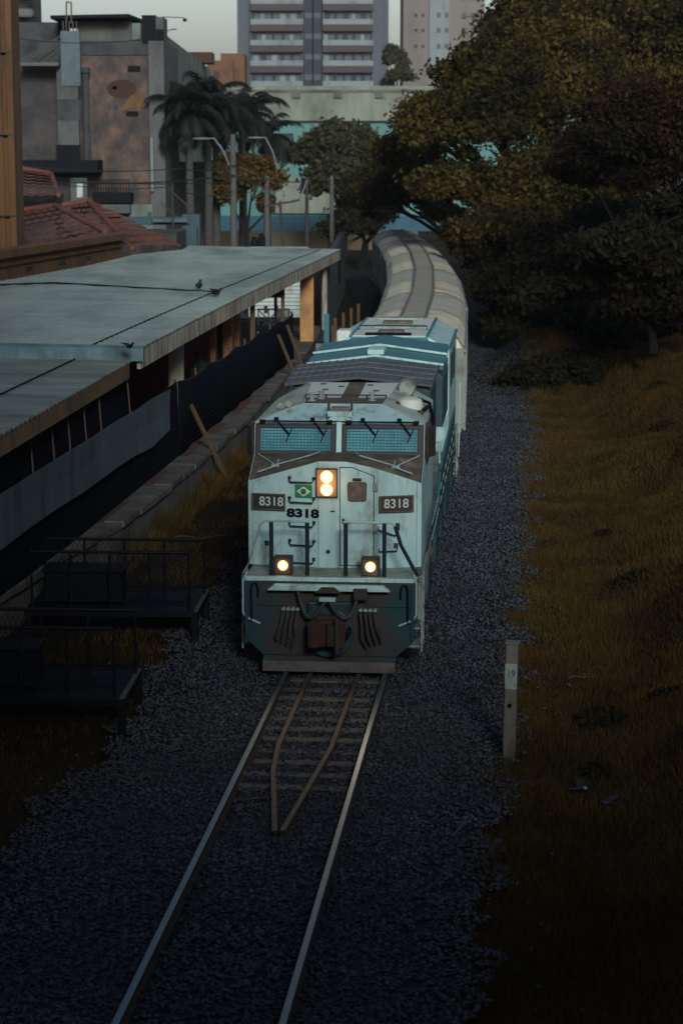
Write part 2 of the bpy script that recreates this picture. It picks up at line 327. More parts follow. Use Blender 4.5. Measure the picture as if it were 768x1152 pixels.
# brake hoses in bunches
for s in (-1, 1):
    for k in range(4):
        x = s * (.50 + .075 * k); pts = [(x, -.06, 1.16), (x, -.16, 1.12), (x + s * .03, -.20, .95), (x + s * (.02 + .03 * k), -.18, .75), (x + s * .10, -.12, .58 + .03 * k)]
        h = MB(); h.tube(pts, .022, 8); h.add([], []); h.build('air_hose', 'rubber', loco, smooth=True)
    g = MB()
    for k in range(4): g.cyl((s * (.50 + .075 * k), -.10, 1.17), (s * (.50 + .075 * k), .0, 1.17), .028, 10)
    g.build('hose_cock', 'pale_rail', loco)
    u = MB(); u.tube([(s * 1.24, -.03, .95), (s * 1.24, -.05, 1.50), (s * 1.21, -.05, 1.58), (s * 1.16, -.05, 1.58), (s * 1.13, -.05, 1.50), (s * 1.13, -.05, 1.36)], .018, 8)
    u.build('uncoupling_lever', 'black', loco, smooth=True)
    w = MB(); w.tube([(s * 1.33, .12, 1.72), (s * 1.375, -.02, 1.60), (s * 1.375, -.03, 1.10), (s * 1.33, -.03, 1.02), (s * 1.10, -.03, .92)], .017, 8)
    w.build('corner_handrail', 'pale_rail', loco, smooth=True)
# anti-climber and front deck
m = MB(); m.b2((-1.33, -.02, 1.605), (1.33, .95, 1.68)); m.b2((-1.40, .952, 1.0), (1.40, 17.8, 1.53)); 
m.build('deck', 'loco_grey', loco, .01)
m = MB(); m.b2((-1.335, -.04, 1.615), (1.335, -.021, 1.685)); m.build('deck_edge', 'loco_white', loco, .008)
m = MB()
m.prism([(-.97, -.22, 1.50), (.97, -.22, 1.50), (.86, -.22, 1.585), (-.86, -.22, 1.585)], (0, .165, 0))
m.build('anticlimber', 'loco_white', loco, .01)
m = MB(); m.prism([(-.22, -.24, 1.47), (.22, -.24, 1.47), (.10, -.24, 1.575), (-.10, -.24, 1.575)], (0, .018, 0)); m.b2((.40, -.28, 1.38), (.62, -.222, 1.56)); m.build('buffer_stop', 'frame_brown', loco, .008)
# cab shell
Z0 = 1.682
NB = [(-1.40, .95), (-.24, .75), (.66, .75), (1.40, .95)]     # nose plan
NT = [3.06, 3.42, 3.32, 3.06]
m = MB()
v = [(x, y, Z0) for x, y in NB] + [(NB[0][0], NB[0][1], NT[0]), (-.24, .75, NT[1]), (.20, .75, 3.42), (.66, .75, NT[2]), (1.40, .95, NT[3])]
m.add(v, [(0, 1, 5, 4), (1, 2, 7, 6, 5), (2, 3, 8, 7)])
# side walls of nose + cab, back wall
EZ = 3.88
for s in (-1, 1):
    m.add([(s * 1.40, .95, Z0), (s * 1.40, 5.2, Z0), (s * 1.40, 5.2, EZ), (s * 1.40, 1.86, EZ), (s * 1.40, 1.74, 3.38), (s * 1.40, .95, 3.06)], [(0, 1, 2, 3, 4, 5)])
m.add([(-1.4, 5.2, Z0), (1.4, 5.2, Z0), (1.4, 5.2, EZ), (.8, 5.2, 4.2), (-.8, 5.2, 4.2), (-1.4, 5.2, EZ)], [(0, 1, 2, 3, 4, 5)])
# front visor, hips
m.add([(-1.40, 1.86, EZ), (1.40, 1.86, EZ), (.69, 2.6, 4.12), (-.69, 2.6, 4.12)], [(0, 1, 2, 3)])
hipm = MB()
for s in (-1, 1): hipm.add([(s * 1.40, 1.87, EZ + .003), (s * 1.40, 5.2, EZ + .003), (s * .80, 5.2, 4.203), (s * .69, 2.61, 4.123)], [(0, 1, 2, 3)])
hipo = hipm.build('roof_hip', 'hip_beige', loco); hipo.modifiers.new('t', 'SOLIDIFY').thickness = .02
# windshield wall as one frame ring around two openings
cab = m.build('cab', 'loco_white', loco)
sd_ = cab.modifiers.new('t', 'SOLIDIFY'); sd_.thickness = .012; sd_.offset = 0
b = cab.modifiers.new('bevel', 'BEVEL'); b.width = .018; b.segments = 2; b.limit_method = 'ANGLE'
m = MB(); m.add([(-1.385, .985, 3.055), (-.24, .79, 3.40), (.20, .79, 3.40), (1.385, .985, 3.055), (1.385, 1.73, 3.375), (-1.385, 1.73, 3.375), (0, 1.73, 3.44), ], [(0, 1, 5), (1, 6, 5), (1, 2, 6), (2, 4, 6), (2, 3, 4)])
m.build('nose_top', 'brown_deck', loco)
m = MB()      # central white post and lower sill
m.add([(-1.39, 1.742, 3.36), (1.39, 1.742, 3.36), (1.39, 1.862, 3.89), (-1.39, 1.862, 3.89)], [(0, 1, 2, 3)])
m.build('windshield_bulkhead', 'frame_brown', loco)
SL = (1.862 - 1.742) / (3.89 - 3.36)
def wy(z): return 1.742 + (z - 3.36) * SL
def slab(mb, x0, x1, z0, z1, off, th):
    mb.prism([(x0, wy(z0) - off, z0), (x1, wy(z0) - off, z0), (x1, wy(z1) - off, z1), (x0, wy(z1) - off, z1)], (0, th, 0))
m = MB(); slab(m, -.045, .045, 3.36, 3.92, .075, .05); m.build('centre_post', 'loco_white', loco, .006)
for s in (-1, 1):
    x0, x1 = (-1.37, -.06) if s < 0 else (.06, 1.37)
    f = MB()
    for a in ((x0, x0 + .07, 3.39, 3.87), (x1 - .07, x1, 3.39, 3.87), (x0, x1, 3.39, 3.45), (x0, x1, 3.82, 3.87)): slab(f, a[0], a[1], a[2], a[3], .055 + .004 * (a[0] == x0 and a[1] == x1), .05)
    wf = f.build('windshield', 'frame_brown', loco, .006)
    g = MB(); slab(g, x0 + .06, x1 - .06, 3.44, 3.83, .012, .008); g.build('pane', 'glass', wf)
    g = MB()
    for k in range(1, 21): x = x0 + .06 + (x1 - x0 - .12) * k / 21; slab(g, x - .004, x + .004, 3.45, 3.82, .034, .006)
    for k in range(1, 8): z = 3.45 + .37 * k / 8; slab(g, x0 + .07, x1 - .07, z - .004, z + .004, .042, .006)
    g.build('stone_guard', 'mesh_wire', wf)
    w = MB(); xa = x0 + .35; w.tube([(x0 + .12, 1.78, 3.93), (x1 - .12, 1.78, 3.93)], .014, 6)
    for xx in (x0 + .1, x1 - .1): w.box((xx, 1.80, 3.925), (.09, .06, .05))
    w.build('wiper_bar', 'black', loco)
    for xx, dx in ((x0 + .38, .24), (x0 + .98, .20)):
        w = MB(); p = Vector((xx - .05, 1.80, 3.96)); q = Vector((xx + dx * .7, wy(3.72) - .08, 3.72)); w.bar(p, q, .02); w.bar(q + Vector((-.05, -.01, -.12)), q + Vector((.05, -.01, .10)), .016); w.box(p, (.07, .07, .06))
        w.build('wiper', 'black', loco)
    # brown side wind deflector / mirror
    w = MB(); w.box((s * 1.50, 2.05, 3.58), (.05, .34, .50), rz=-s * .35); w.box((s * 1.44, 2.1, 3.86), (.14, .10, .05)); w.box((s * 1.44, 2.1, 3.34), (.14, .05, .04))
    w.build('side_mirror', 'frame_brown', loco, .012)
    # side window
    w = MB(); w.b2((s * 1.402, 2.6, 3.1), (s * 1.42, 4.4, 3.75)); sw = w.build('side_window', 'frame_brown', loco, .01)
    w = MB(); w.b2((s * 1.421, 2.68, 3.17), (s * 1.426, 4.32, 3.68)); w.build('pane', 'glass', sw)
    w = MB(); w.tube([(s * 1.25, .99, 3.20), (s * .95, 1.05, 3.30), (s * .95, 1.3, 3.36)], .013, 6)
    w.tube([(s * 1.33, 1.65, 3.40), (s * .98, 1.12, 3.30), (s * .40, 1.10, 3.47), (s * .28, 1.5, 3.47)], .012, 6); w.box((s * .98, 1.12, 3.29), (.12, .10, .04)); w.build('nose_grab_rail', 'pale_rail', loco)
# roof plates
m = MB()
m.add([(-.68, 2.61, 4.127), (.68, 2.61, 4.127), (.79, 5.19, 4.207), (-.79, 5.19, 4.207), (-.68, 2.61, 4.10), (.68, 2.61, 4.10), (.79, 5.19, 4.18), (-.79, 5.19, 4.18)], [(0, 1, 2, 3), (0, 4, 5, 1), (1, 5, 6, 2), (2, 6, 7, 3), (3, 7, 4, 0)])
m.build('roof', 'loco_roof', loco)
def rz_(y): return 4.127 + (y - 2.61) / 2.58 * .08
m = MB(); a, bq = 2.63, 3.25
m.add([(-.66, a, rz_(a) + .006), (.66, a, rz_(a) + .006), (.69, bq, rz_(bq) + .006), (-.69, bq, rz_(bq) + .006)], [(0, 1, 2, 3)])
m.add([(-.10, bq, rz_(bq) + .006), (.20, bq, rz_(bq) + .006), (.20, 5.15, rz_(5.15) + .006), (-.10, 5.15, rz_(5.15) + .006)], [(0, 1, 2, 3)])
m.build('antislip_strip', 'brown_deck', loco)
m = MB(); m.tube([(-.70, 3.27, 4.20), (.68, 3.27, 4.20)], .012, 6); 
for x in (-.7, -.35, 0, .35, .68): m.b2((x - .015, 3.255, 4.13), (x + .015, 3.285, 4.20))
m.build('roof_rail', 'frame_brown', loco)
for (x, y) in ((-.45, 4.2), (-.2, 4.6), (.45, 4.1), (.3, 4.8), (-.55, 4.9)): m = MB(); m.box((x, y, rz_(y) + .012), (.10, .03, .02)); m.build('lifting_eye', 'frame_brown', loco)
# antennas / horn on roof
for (x, y) in ((-.56, 2.86), (-.42, 3.1), (.46, 2.95)):
    m = MB(); m.lathe((x, y, rz_(y) + .008), [(.075, 0), (.075, .02), (.035, .03), (.03, .10), (.055, .11), (.055, .135), (0, .135)], 10); m.build('antenna', 'loco_grey', loco)
m = MB()
for k, (dx, dz) in enumerate(((-.07, 0), (.07, .03))):
    m.lathe((-.98 + dx, 2.50, 4.10 + dz), [(.055, -.02), (.045, .02), (.02, .12), (.02, .30), (0, .30)], 10, 'Y')
m.b2((-1.10, 2.58, 4.0), (-.86, 2.66, 4.07)); m.build('air_horn', 'loco_grey', loco)
m = MB(); m.b2((-.20, 1.86, 4.00), (.20, 2.22, 4.09)); m.prism([(-.21, 1.84, 3.93), (.21, 1.84, 3.93), (.15, 1.84, 4.0), (-.15, 1.84, 4.0)], (0, .3, 0)); fl = m.build('beacon_box', 'loco_white', loco, .012)
m = MB(); m.b2((-.15, 1.88, 4.09), (.15, 2.1, 4.15)); m.build('beacon_lens', 'post_wood', fl, .01)
m = MB()
for x in (-.19, .19): m.tube([(x, 1.88, 4.09), (x, 1.88, 4.21), (x, 2.1, 4.21), (x, 2.1, 4.09)], .012, 6)
m.b2((-.10, 1.90, 3.82), (.10, 2.0, 3.93)); m.build('beacon_guard', 'frame_brown', fl)
# air conditioner and tank at right hip
m = MB(); m.lathe((1.10, 3.1, 4.0), [(.0, .20), (.10, .195), (.19, .16), (.22, .10), (.22, -.04), (0, -.04)], 20); m.build('roof_dome', 'loco_roof', loco, smooth=True)
m = MB(); m.lathe((.98, 4.4, 4.22), [(0, -.2), (.13, -.2), (.16, -.14), (.16, .14), (.13, .2), (0, .2)], 18, 'Y'); m.lathe((.98, 4.18, 4.22), [(0, -.01), (.07, -.01), (.07, .02)], 12, 'Y'); m.build('air_tank', 'loco_grey', loco, smooth=True)
m = MB(); m.b2((.86, 2.9, 3.98), (.94, 3.2, 4.12)); m.b2((.92, 3.35, 3.98), (1.30, 3.75, 4.10)); m.b2((1.24, 2.7, 3.90), (1.34, 2.9, 4.0)); m.build('cable_box', 'frame_brown', loco, .01)
m = MB(); m.tube([(1.32, 3.0, 3.98), (1.42, 3.4, 4.02), (1.47, 3.6, 3.8), (1.48, 3.7, 3.3)], .035, 8); m.tube([(1.22, 3.5, 4.12), (1.40, 3.9, 4.0), (1.46, 4.1, 3.5)], .03, 8); m.build('roof_cable', 'black', loco, smooth=True)
# headlights (lit)
m = MB(); m.b2((-.27, .725, 2.85), (.05, .748, 3.30)); hb = m.build('headlight_housing', 'lamp_box', loco, .01)
m = MB()
for x0, x1, z0, z1 in ((-.285, -.265, 2.835, 3.315), (.045, .065, 2.835, 3.315), (-.285, .065, 2.835, 2.855), (-.285, .065, 3.295, 3.315)): m.b2((x0, .71, z0), (x1, .744, z1))
m.build('bezel', 'frame_brown', hb)
for z in (3.175, 2.965):
    m = MB(); m.lathe((-.11, .722, z), [(0, -.018), (.04, -.015), (.066, -.006), (.07, .0)], 24, 'Y'); hl = m.build('headlight', 'headlamp', loco, smooth=True); m = MB(); m.lathe((-.11, .722, z), [(.071, -.004), (.098, -.008), (.102, .0)], 24, 'Y'); m.build('reflector', 'lamp_rim', hl, smooth=True)
for s, x in ((-1, -.75), (1, .64)):
    m = MB(); m.b2((x - .13, .10, 1.69), (x + .13, .30, 1.97)); db = m.build('ditch_light', 'brown_deck', loco, .02)
    m = MB(); m.lathe((x, .098, 1.84), [(0, -.014), (.03, -.01), (.05, -.004), (.054, .002)], 24, 'Y'); m.build('lens', 'headlamp', db, smooth=True); m = MB(); m.lathe((x, .098, 1.84), [(.055, -.003), (.080, -.006), (.084, .002)], 24, 'Y'); m.build('reflector', 'lamp_rim', db, smooth=True)
    m = MB()
    for a, bb, cc, dd in ((x - .145, x - .12, 1.68, 1.975), (x + .12, x + .145, 1.68, 1.975), (x - .145, x + .145, 1.96, 1.98)): m.b2((a, .07, cc), (bb, .29, dd))
    m.build('hood', 'frame_brown', db)
# number boards, digits, flag
def fy(x):            # nose surface y at x
    if x < -.24: return .75 + (-.24 - x) / 1.16 * .20
    if x > .66: return .75 + (x - .66) / .74 * .20
    return .75
def frot(x):
    if x < -.24: return math.atan2(-.20, 1.16)
    if x > .66: return math.atan2(.20, .74)
    return 0.0
for xc, w in ((-1.06, .54), (1.00, .54)):
    a = frot(xc); R = Matrix.Rotation(a, 3, 'Z'); y = fy(xc)
    m = MB(); m.box((xc, y - .035, 2.74), (w, .05, .25), R=R); nb = m.build('number_board', 'frame_brown', loco, .012)
    m = MB(); n = R @ Vector((0, -1, 0)); e = R @ Vector((1, 0, 0)); cc = Vector((xc, y - .035, 2.74))
    for dx, dz, ww, hh in ((0, .125, w, .022), (0, -.125, w, .022), (-w / 2, 0, .03, .27), (w / 2, 0, .03, .27)): m.box(cc + e * dx + n * .028 + Vector((0, 0, dz)), (ww, .02, hh), R=R)
    m.build('rim', 'brown_deck', nb, .004)
    p = cc + n * .028 + e * (.05 if xc < 0 else 0)
    text('digits', '8318', .205, 'digit_light', nb, p, (PI / 2, 0, a), .003, 1.0, .003)
a = frot(-.5)
text('road_number', '8318', .185, 'black', loco, (-.50, fy(-.50) - .016, 2.56), (PI / 2, 0, a), .009, 1.45, .003)
R = Matrix.Rotation(a, 3, 'Z'); n = R @ Vector((0, -1, 0)); e = R @ Vector((1, 0, 0)); cc = Vector((-.485, fy(-.485) - .012, 2.925))
m = MB(); m.box(cc + n * .006, (.285, .008, .21), R=R); fg = m.build('flag_plate', 'flag_green', loco)
m = MB(); q = cc + n * .0125; m.prism([q + e * -.12, q + Vector((0, 0, .083)), q + e * .12, q - Vector((0, 0, .083))], n * .002); m.build('diamond', 'flag_yellow', fg)
m = MB(); q = cc + n * .017; m.prism([q + e * (.048 * math.cos(t)) + Vector((0, 0, .048 * math.sin(t))) for t in [2 * PI * k / 20 for k in range(20)]], n * .002); m.build('disc', 'flag_blue', fg)
m = MB(); q = cc + n * .0205; m.prism([q + e * (.046 * math.cos(t) * 1.0) + Vector((0, 0, .006 + .018 * math.sin(t) - .012 * math.cos(t))) for t in (0.25, PI / 2, PI - .25)] + [q + e * (.044 * math.cos(t)) + Vector((0, 0, -.004 + .018 * math.sin(t) - .012 * math.cos(t))) for t in (PI - .25, PI / 2, .25)], n * .0015); m.build('band', 'tower_white', fg)
# grab irons on left nose face
for z in (3.10, 2.77, 2.38, 2.07, 1.78):
    for x0, x1 in ((-.72, -.32),):
        g = MB(); y0, y1 = fy(x0), fy(x1)
        g.tube([(x0, y0, z + .03), (x0, y0 - .07, z + .02), (x0 + .02, y0 - .08, z - .02), (x1 - .02, y1 - .08, z - .02), (x1, y1 - .07, z + .02), (x1, y1, z + .03)], .013, 6)
        for x, y in ((x0, y0), (x1, y1)): g.box((x, y - .008, z + .04), (.05, .015, .05))
        g.build('grab_iron', 'navy_rail', loco)
m = MB()
for x, z0, z1 in ((-.245, 1.7, 3.40), (-1.33, 1.7, 3.05), (1.33, 1.7, 3.05)): m.box((x, fy(x) - .010, (z0 + z1) / 2), (.010, .006, z1 - z0))
m.build('panel_seam', 'loco_grey', loco)
m = MB()
for k in range(9):
    for x in (-1.28, -.30): m.box((x, fy(x) - .010, 1.82 + k * .14), (.018, .012, .018))
m.build('rivets', 'loco_grey', loco)
# nose door
m = MB(); m.prism([(.095, .742, 1.72), (.655, .742, 1.72), (.655, .742, 3.20), (.30, .742, 3.335), (.095, .742, 3.335)], (0, .012, 0)); m.build('door_seal', 'teal_dark', loco)
m = MB(); m.prism([(.11, .722, 1.735), (.64, .722, 1.735), (.64, .722, 3.19), (.30, .722, 3.32), (.11, .722, 3.32)], (0, .02, 0)); nd = m.build('nose_door', 'loco_white', loco, .006)
m = MB(); m.prism([(.23, .700, 2.80), (.27, .700, 2.78), (.49, .700, 2.78), (.53, .700, 2.80), (.54, .700, 3.06), (.52, .700, 3.10), (.24, .700, 3.10), (.22, .700, 3.06)], (0, .022, 0)); m.build('door_window', 'brown_deck', nd, .008)
m = MB(); m.b2((.31, .705, 3.11), (.45, .721, 3.16)); m.build('vent_flap', 'rust', nd)
m = MB(); m.b2((.15, .69, 2.43), (.27, .72, 2.46)); m.b2((.14, .70, 2.42), (.18, .721, 2.50)); m.build('door_handle', 'frame_brown', nd)
for z in (3.02, 2.35, 1.85):
    m = MB(); m.b2((.63, .70, z - .07), (.71, .74, z + .07)); m.build('hinge', 'loco_grey', nd, .006)
m = MB(); m.b2((-.05, .735, 2.60), (.02, .749, 2.625)); m.lathe((-.09, .74, 1.95), [(0, -.012), (.035, -.012), (.035, .01)], 12, 'Y'); m.build('latch', 'frame_brown', loco)
m = MB()
for x, z in ((-1.10, 2.05), (1.0, 2.05)): m.box((x, fy(x) - .012, z), (.07, .02, .08))
m.box((1.03, fy(1.03) - .02, 2.36), (.06, .04, .12)); m.build('step_light', 'frame_brown', loco)
g = MB(); g.tube([(.72, fy(.72), 2.36), (.72, fy(.72) - .07, 2.33), (1.0, fy(1.0) - .07, 2.22), (1.0, fy(1.0), 2.26)], .012, 6); g.tube([(.74, fy(.74), 2.0), (.74, .70, 1.97), (1.02, fy(1.02) - .07, 1.97), (1.02, fy(1.02), 2.0)], .012, 6); g.build('grab_iron', 'navy_rail', loco)
# front handrails
for s, xs in ((-1, (-.93, -.36)), (1, (.25, .86))):
    for x in xs: 
        m = MB(); m.b2((x - .033, .06, 1.69), (x + .033, .10, 2.54)); m.build('handrail_post', 'navy_rail', loco, .006)
    m = MB(); xo = xs[0] if s < 0 else xs[1]; xi = xs[1] if s < 0 else xs[0]
    m.tube([(xi + -s * .04, .08, 2.555), (xo + s * .10, .08, 2.56), (xo + s * .17, .09, 2.50)], .018, 8)
    m.build('handrail', 'pale_rail', loco, smooth=True)
    m = MB(); pts = [(xo + s * .17, .09, 2.50), (xo + s * .26, .10, 2.2), (s * 1.30, .11, 1.86), (s * 1.39, .12, 1.70)]
    m.tube(pts, .016 if s < 0 else .03, 8); m.build('safety_chain', 'navy_rail' if s > 0 else 'loco_grey', loco, smooth=True)
# ---- body behind the cab
def chamfer_box(mb, hw, y0, y1, z0, ze, hr, zr):
    prof = [(-hw, z0), (hw, z0), (hw, ze), (hr, zr), (-hr, zr), (-hw, ze)]
    mb.prism([(x, y0, z) for x, z in prof], (0, y1 - y0, 0))
m = MB(); chamfer_box(m, .86, 5.21, 17.7, 1.54, 3.75, .7, 3.92); m.build('engine_hood', 'teal_dark', loco, .02)
m = MB()
for k in range(14):
    for s in (-1, 1): m.b2((s * .865, 5.6 + k * .82, 1.9), (s * .88, 6.3 + k * .82, 3.55))
m.build('hood_door', 'teal_dark', loco, .006)
# brake grid box with gridded roof
m = MB(); chamfer_box(m, 1.33, 6.0, 8.6, 2.95, 3.95, 1.10, 4.10); bb = m.build('brake_grid_box', 'teal_dark', loco, .02)
m = MB()
for s in (-1, 1):
    m.add([(0, 5.85, 4.24), (s * 1.36, 5.85, 4.10), (s * 1.40, 8.6, 4.18), (0, 8.6, 4.32), (0, 5.85, 4.20), (s * 1.36, 5.85, 4.06), (s * 1.40, 8.6, 4.14), (0, 8.6, 4.28)], [(0, 1, 2, 3), (4, 7, 6, 5), (0, 4, 5, 1), (1, 5, 6, 2), (2, 6, 7, 3)])
gr = m.build('grid_roof', 'solar_grid', loco)
m = MB()
for k in range(-9, 10):
    x = k * .15; z0 = 4.246 - abs(x) * .103; z1 = 4.326 - abs(x) * .1; m.bar((x, 5.85, z0), (x * 1.03, 8.6, z1), .02, .02)
for j in range(1, 4):
    y = 5.85 + j * .69; zc = 4.246 + j * .02
    m.bar((-1.36, y, zc - .138), (0, y, zc + .002), .02, .02); m.bar((0, y, zc + .002), (1.36, y, zc - .138), .02, .02)
m.build('grid_bars', 'grid_line', gr)
m = MB(); m.b2((-.35, 5.75, 3.95), (.45, 5.86, 4.15)); m.lathe((.0, 5.74, 4.05), [(0, -.02), (.09, -.02), (.09, .02)], 14, 'Y'); m.lathe((.2, 5.74, 4.05), [(0, -.02), (.07, -.02), (.07, .02)], 14, 'Y'); m.build('blower_intake', 'black', loco)
# right side cabinet lower than walkway hood
m = MB(); m.b2((.87, 6.0, 1.55), (1.18, 8.6, 2.9)); m.b2((-1.18, 6.0, 1.55), (-.87, 8.6, 2.9)); m.build('side_cabinet', 'loco_grey', loco, .02)
# flared radiator with chevron roofs
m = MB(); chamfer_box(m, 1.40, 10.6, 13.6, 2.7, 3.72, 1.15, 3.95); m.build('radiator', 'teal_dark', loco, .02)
m = MB()
for s in (-1, 1):
    m.add([(0, 10.4, 4.18), (s * 1.40, 10.4, 4.00), (s * 1.46, 11.7, 4.04), (0, 11.7, 4.24), (0, 10.4, 4.10), (s * 1.40, 10.4, 3.90), (s * 1.46, 11.7, 3.94), (0, 11.7, 4.16)], [(0, 1, 2, 3), (4, 7, 6, 5), (0, 4, 5, 1), (1, 5, 6, 2), (2, 6, 7, 3)])
    m.add([(0, 11.9, 4.27), (s * 1.42, 11.9, 4.08), (s * 1.40, 13.7, 4.14), (0, 13.7, 4.34), (0, 11.9, 4.19), (s * 1.42, 11.9, 3.98), (s * 1.40, 13.7, 4.04), (0, 13.7, 4.26)], [(0, 1, 2, 3), (4, 7, 6, 5), (0, 4, 5, 1), (1, 5, 6, 2), (2, 6, 7, 3)])
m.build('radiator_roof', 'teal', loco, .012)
m = MB()
for s in (-1, 1): m.bar((0, 10.38, 4.195), (s * 1.41, 10.38, 4.015), .05, .05); m.bar((0, 11.86, 4.285), (s * 1.43, 11.86, 4.095), .05, .05)
m.box((0, 11.0, 4.25), (.34, .9, .10)); m.build('roof_ridge_trim', 'loco_white', loco, .01)
# rear cabin with chamfered white roof
m = MB()
chamfer_box(m, 1.38, 15.0, 20.4, 1.54, 3.90, .88, 4.18)
m.build('rear_cabin', 'loco_white', loco, .02)
m = MB(); m.b2((-.84, 15.05, 4.182), (.84, 20.3, 4.20)); m.build('rear_roof', 'loco_roof', loco, .006)
for y, w_, t in ((15.9, .30, 'brown_deck'), (17.3, .5, 'loco_grey'), (18.6, .36, 'brown_deck'), (19.7, .6, 'loco_grey')):
    m = MB(); m.b2((-w_, y - .22, 4.20), (w_, y + .22, 4.26)); m.build('roof_hatch', t, loco, .015)
m = MB(); m.tube([(-.8, 16.6, 4.2), (-.8, 16.6, 4.3), (.8, 16.6, 4.3), (.8, 16.6, 4.2)], .02, 6); m.build('roof_grab_rail', 'teal_dark', loco)
m = MB()
for s in (-1, 1): m.bar((s * .87, 15.0, 4.185), (s * .87, 20.4, 4.185), .06, .05); m.bar((s * 1.385, 15.0, 3.90), (s * 1.385, 20.4, 3.90), .06, .05)
m.build('roof_edge_trim', 'teal', loco)
m = MB(); m.add([(-.95, 14.985, 4.06), (.95, 14.985, 4.06), (.86, 14.985, 4.17), (-.86, 14.985, 4.17)], [(0, 1, 2, 3)]); m.b2((-1.25, 14.96, 3.2), (1.25, 14.99, 4.0)); m.build('rear_cabin_front', 'teal', loco)
m = MB(); m.b2((-.55, 15.1, 4.201), (.5, 15.35, 4.25)); m.b2((-.35, 14.93, 3.9), (.35, 14.958, 4.02)); m.build('vent_louvre', 'black', loco)
m = MB(); m.b2((-1.22, 15.2, 4.0), (-.89, 15.8, 4.30)); m.build('roof_unit', 'loco_roof', loco, .05)
for y in (15.8, 17.6):
    m = MB(); m.b2((1.382, y, 2.95), (1.40, y + .95, 3.7)); sw = m.build('side_window', 'frame_brown', loco, .01)
    m = MB(); m.b2((1.401, y + .08, 3.03), (1.405, y + .87, 3.62)); m.build('pane', 'dark_glass', sw)
# side sill, steps, walkway railing
for s in (-1, 1):
    m = MB(); m.b2((s * 1.38, .3, .95), (s * 1.43, 3.0, 1.55)); m.b2((s * 1.41, 3.0, 1.30), (s * 1.43, 20.2, 1.56)); m.build('side_sill', 'loco_grey', loco, .01)
    m = MB()
    for k in range(4): m.b2((s * 1.20, .5, .45 + .3 * k), (s * 1.46, 1.0, .48 + .3 * k))
    m.b2((s * 1.43, .42, .4), (s * 1.455, .50, 1.6)); m.b2((s * 1.43, 1.0, .4), (s * 1.455, 1.08, 1.6)); m.build('steps', 'loco_grey', loco)
    m = MB(); pts = [(s * 1.47, 4.4, 1.6), (s * 1.52, 4.9, 2.1), (s * 1.52, 5.5, 2.55), (s * 1.52, 9, 2.62), (s * 1.52, 14.6, 2.62), (s * 1.47, 15.0, 2.3)]
    m.tube(pts, .022, 8); m.build('walkway_rail', 'teal', loco, smooth=True)
    for k in range(8):
        m = MB(); y = 5.5 + k * 1.25; m.b2((s * 1.50, y - .02, 1.56), (s * 1.54, y + .02, 2.6)); m.build('railing_post', 'navy_rail', loco)
    m = MB(); m.mi = 0
    for z in (1.84, 2.10): m.b2((s * 1.515, 2.2, z - .075), (s * 1.525, 14.8, z + .055))
    m.mi = 1
    for z in (1.88, 2.14):
        for k in range(54): y = 2.3 + k * .23; m.b2((s * 1.512, y, z - .02), (s * 1.529, y + .10, z + .02))
    m.build('railing_panel', ['black', 'pale_rail'], loco)
    m = MB(); m.tube([(s * 1.30, 5.6, 1.6), (s * 1.30, 5.6, 2.9), (s * 1.36, 5.9, 3.0), (s * 1.48, 6.2, 3.0), (s * 1.5, 6.2, 2.6)], .02, 8); m.build('cab_door_handrail', 'pale_rail', loco, smooth=True)
for s in (-1, 1):
    m = MB()
    for k in range(4): m.b2((s * 1.22, 18.9, .42 + .3 * k), (s * 1.48, 19.7, .46 + .3 * k))
    m.b2((s * 1.44, 18.8, .38), (s * 1.475, 18.9, 1.56)); m.b2((s * 1.44, 19.7, .38), (s * 1.475, 19.8, 1.56)); m.build('steps', 'loco_grey', loco)
    m = MB(); m.tube([(s * 1.50, 18.7, .9), (s * 1.53, 18.6, 1.6), (s * 1.53, 18.6, 2.75), (s * 1.46, 18.9, 2.85)], .022, 8); m.build('step_handrail', 'pale_rail', loco, smooth=True)
    for y in (3.4, 6.8, 9.4, 12.0, 13.4, 15.8): m = MB(); m.b2((s * 1.20, y, .55), (s * 1.44, y + .9, 1.28)); m.build('equipment_box', 'teal_dark', loco, .04)
# trucks
for y0 in (3.6, 16.2):
    t = MB()
    for s in (-1, 1): t.b2((s * 1.0, y0 - 2.3, .45), (s * 1.2, y0 + 2.3, .85)); 
    t.b2((-.9, y0 - 1.2, .55), (.9, y0 + 1.2, .9)); tr = t.build('truck', 'black', loco, .03)
    for dy in (-1.8, 0, 1.8):
        w = MB(); w.cyl((-.9, y0 + dy, .66), (.9, y0 + dy, .66), .09, 10)
        for s in (-1, 1): w.lathe((s * .79, y0 + dy, .66), [(0, -.07), (.40, -.07), (.46, -.07), (.48, 0), (.48, .07), (0, .07)], 24, 'X')
        w.build('wheelset', 'rail_rust', tr, smooth=True)
m = MB(); m.b2((-1.2, 6.6, .5), (1.2, 13.0, 1.25)); m.build('fuel_tank', 'black', loco, .08)
# real warm lamps in the lit headlights
for nm, p, e, pw in (('headlight_lamp', (-.11, .56, 3.07), .10, 2.2), ('ditch_lamp', (-.75, -.02, 1.88), .06, .25), ('ditch_lamp', (.64, -.02, 1.88), .06, .25)):
    l = bpy.data.lights.new(nm, 'POINT'); l.energy = pw; l.color = (1, .52, .20); l.shadow_soft_size = e
    o = bpy.data.objects.new(nm, l); COL.objects.link(o); o.location = p; o.parent = loco
for x in (-.75, .64):
    l = bpy.data.lights.new('ditch_beam', 'SPOT'); l.energy = 18; l.color = (1, .74, .48); l.spot_size = math.radians(95); l.spot_blend = 1.0; l.shadow_soft_size = .08
    o = bpy.data.objects.new('ditch_beam', l); COL.objects.link(o); o.location = (x, -.45, 1.84); o.rotation_euler = (math.radians(62), 0, PI); o.parent = loco
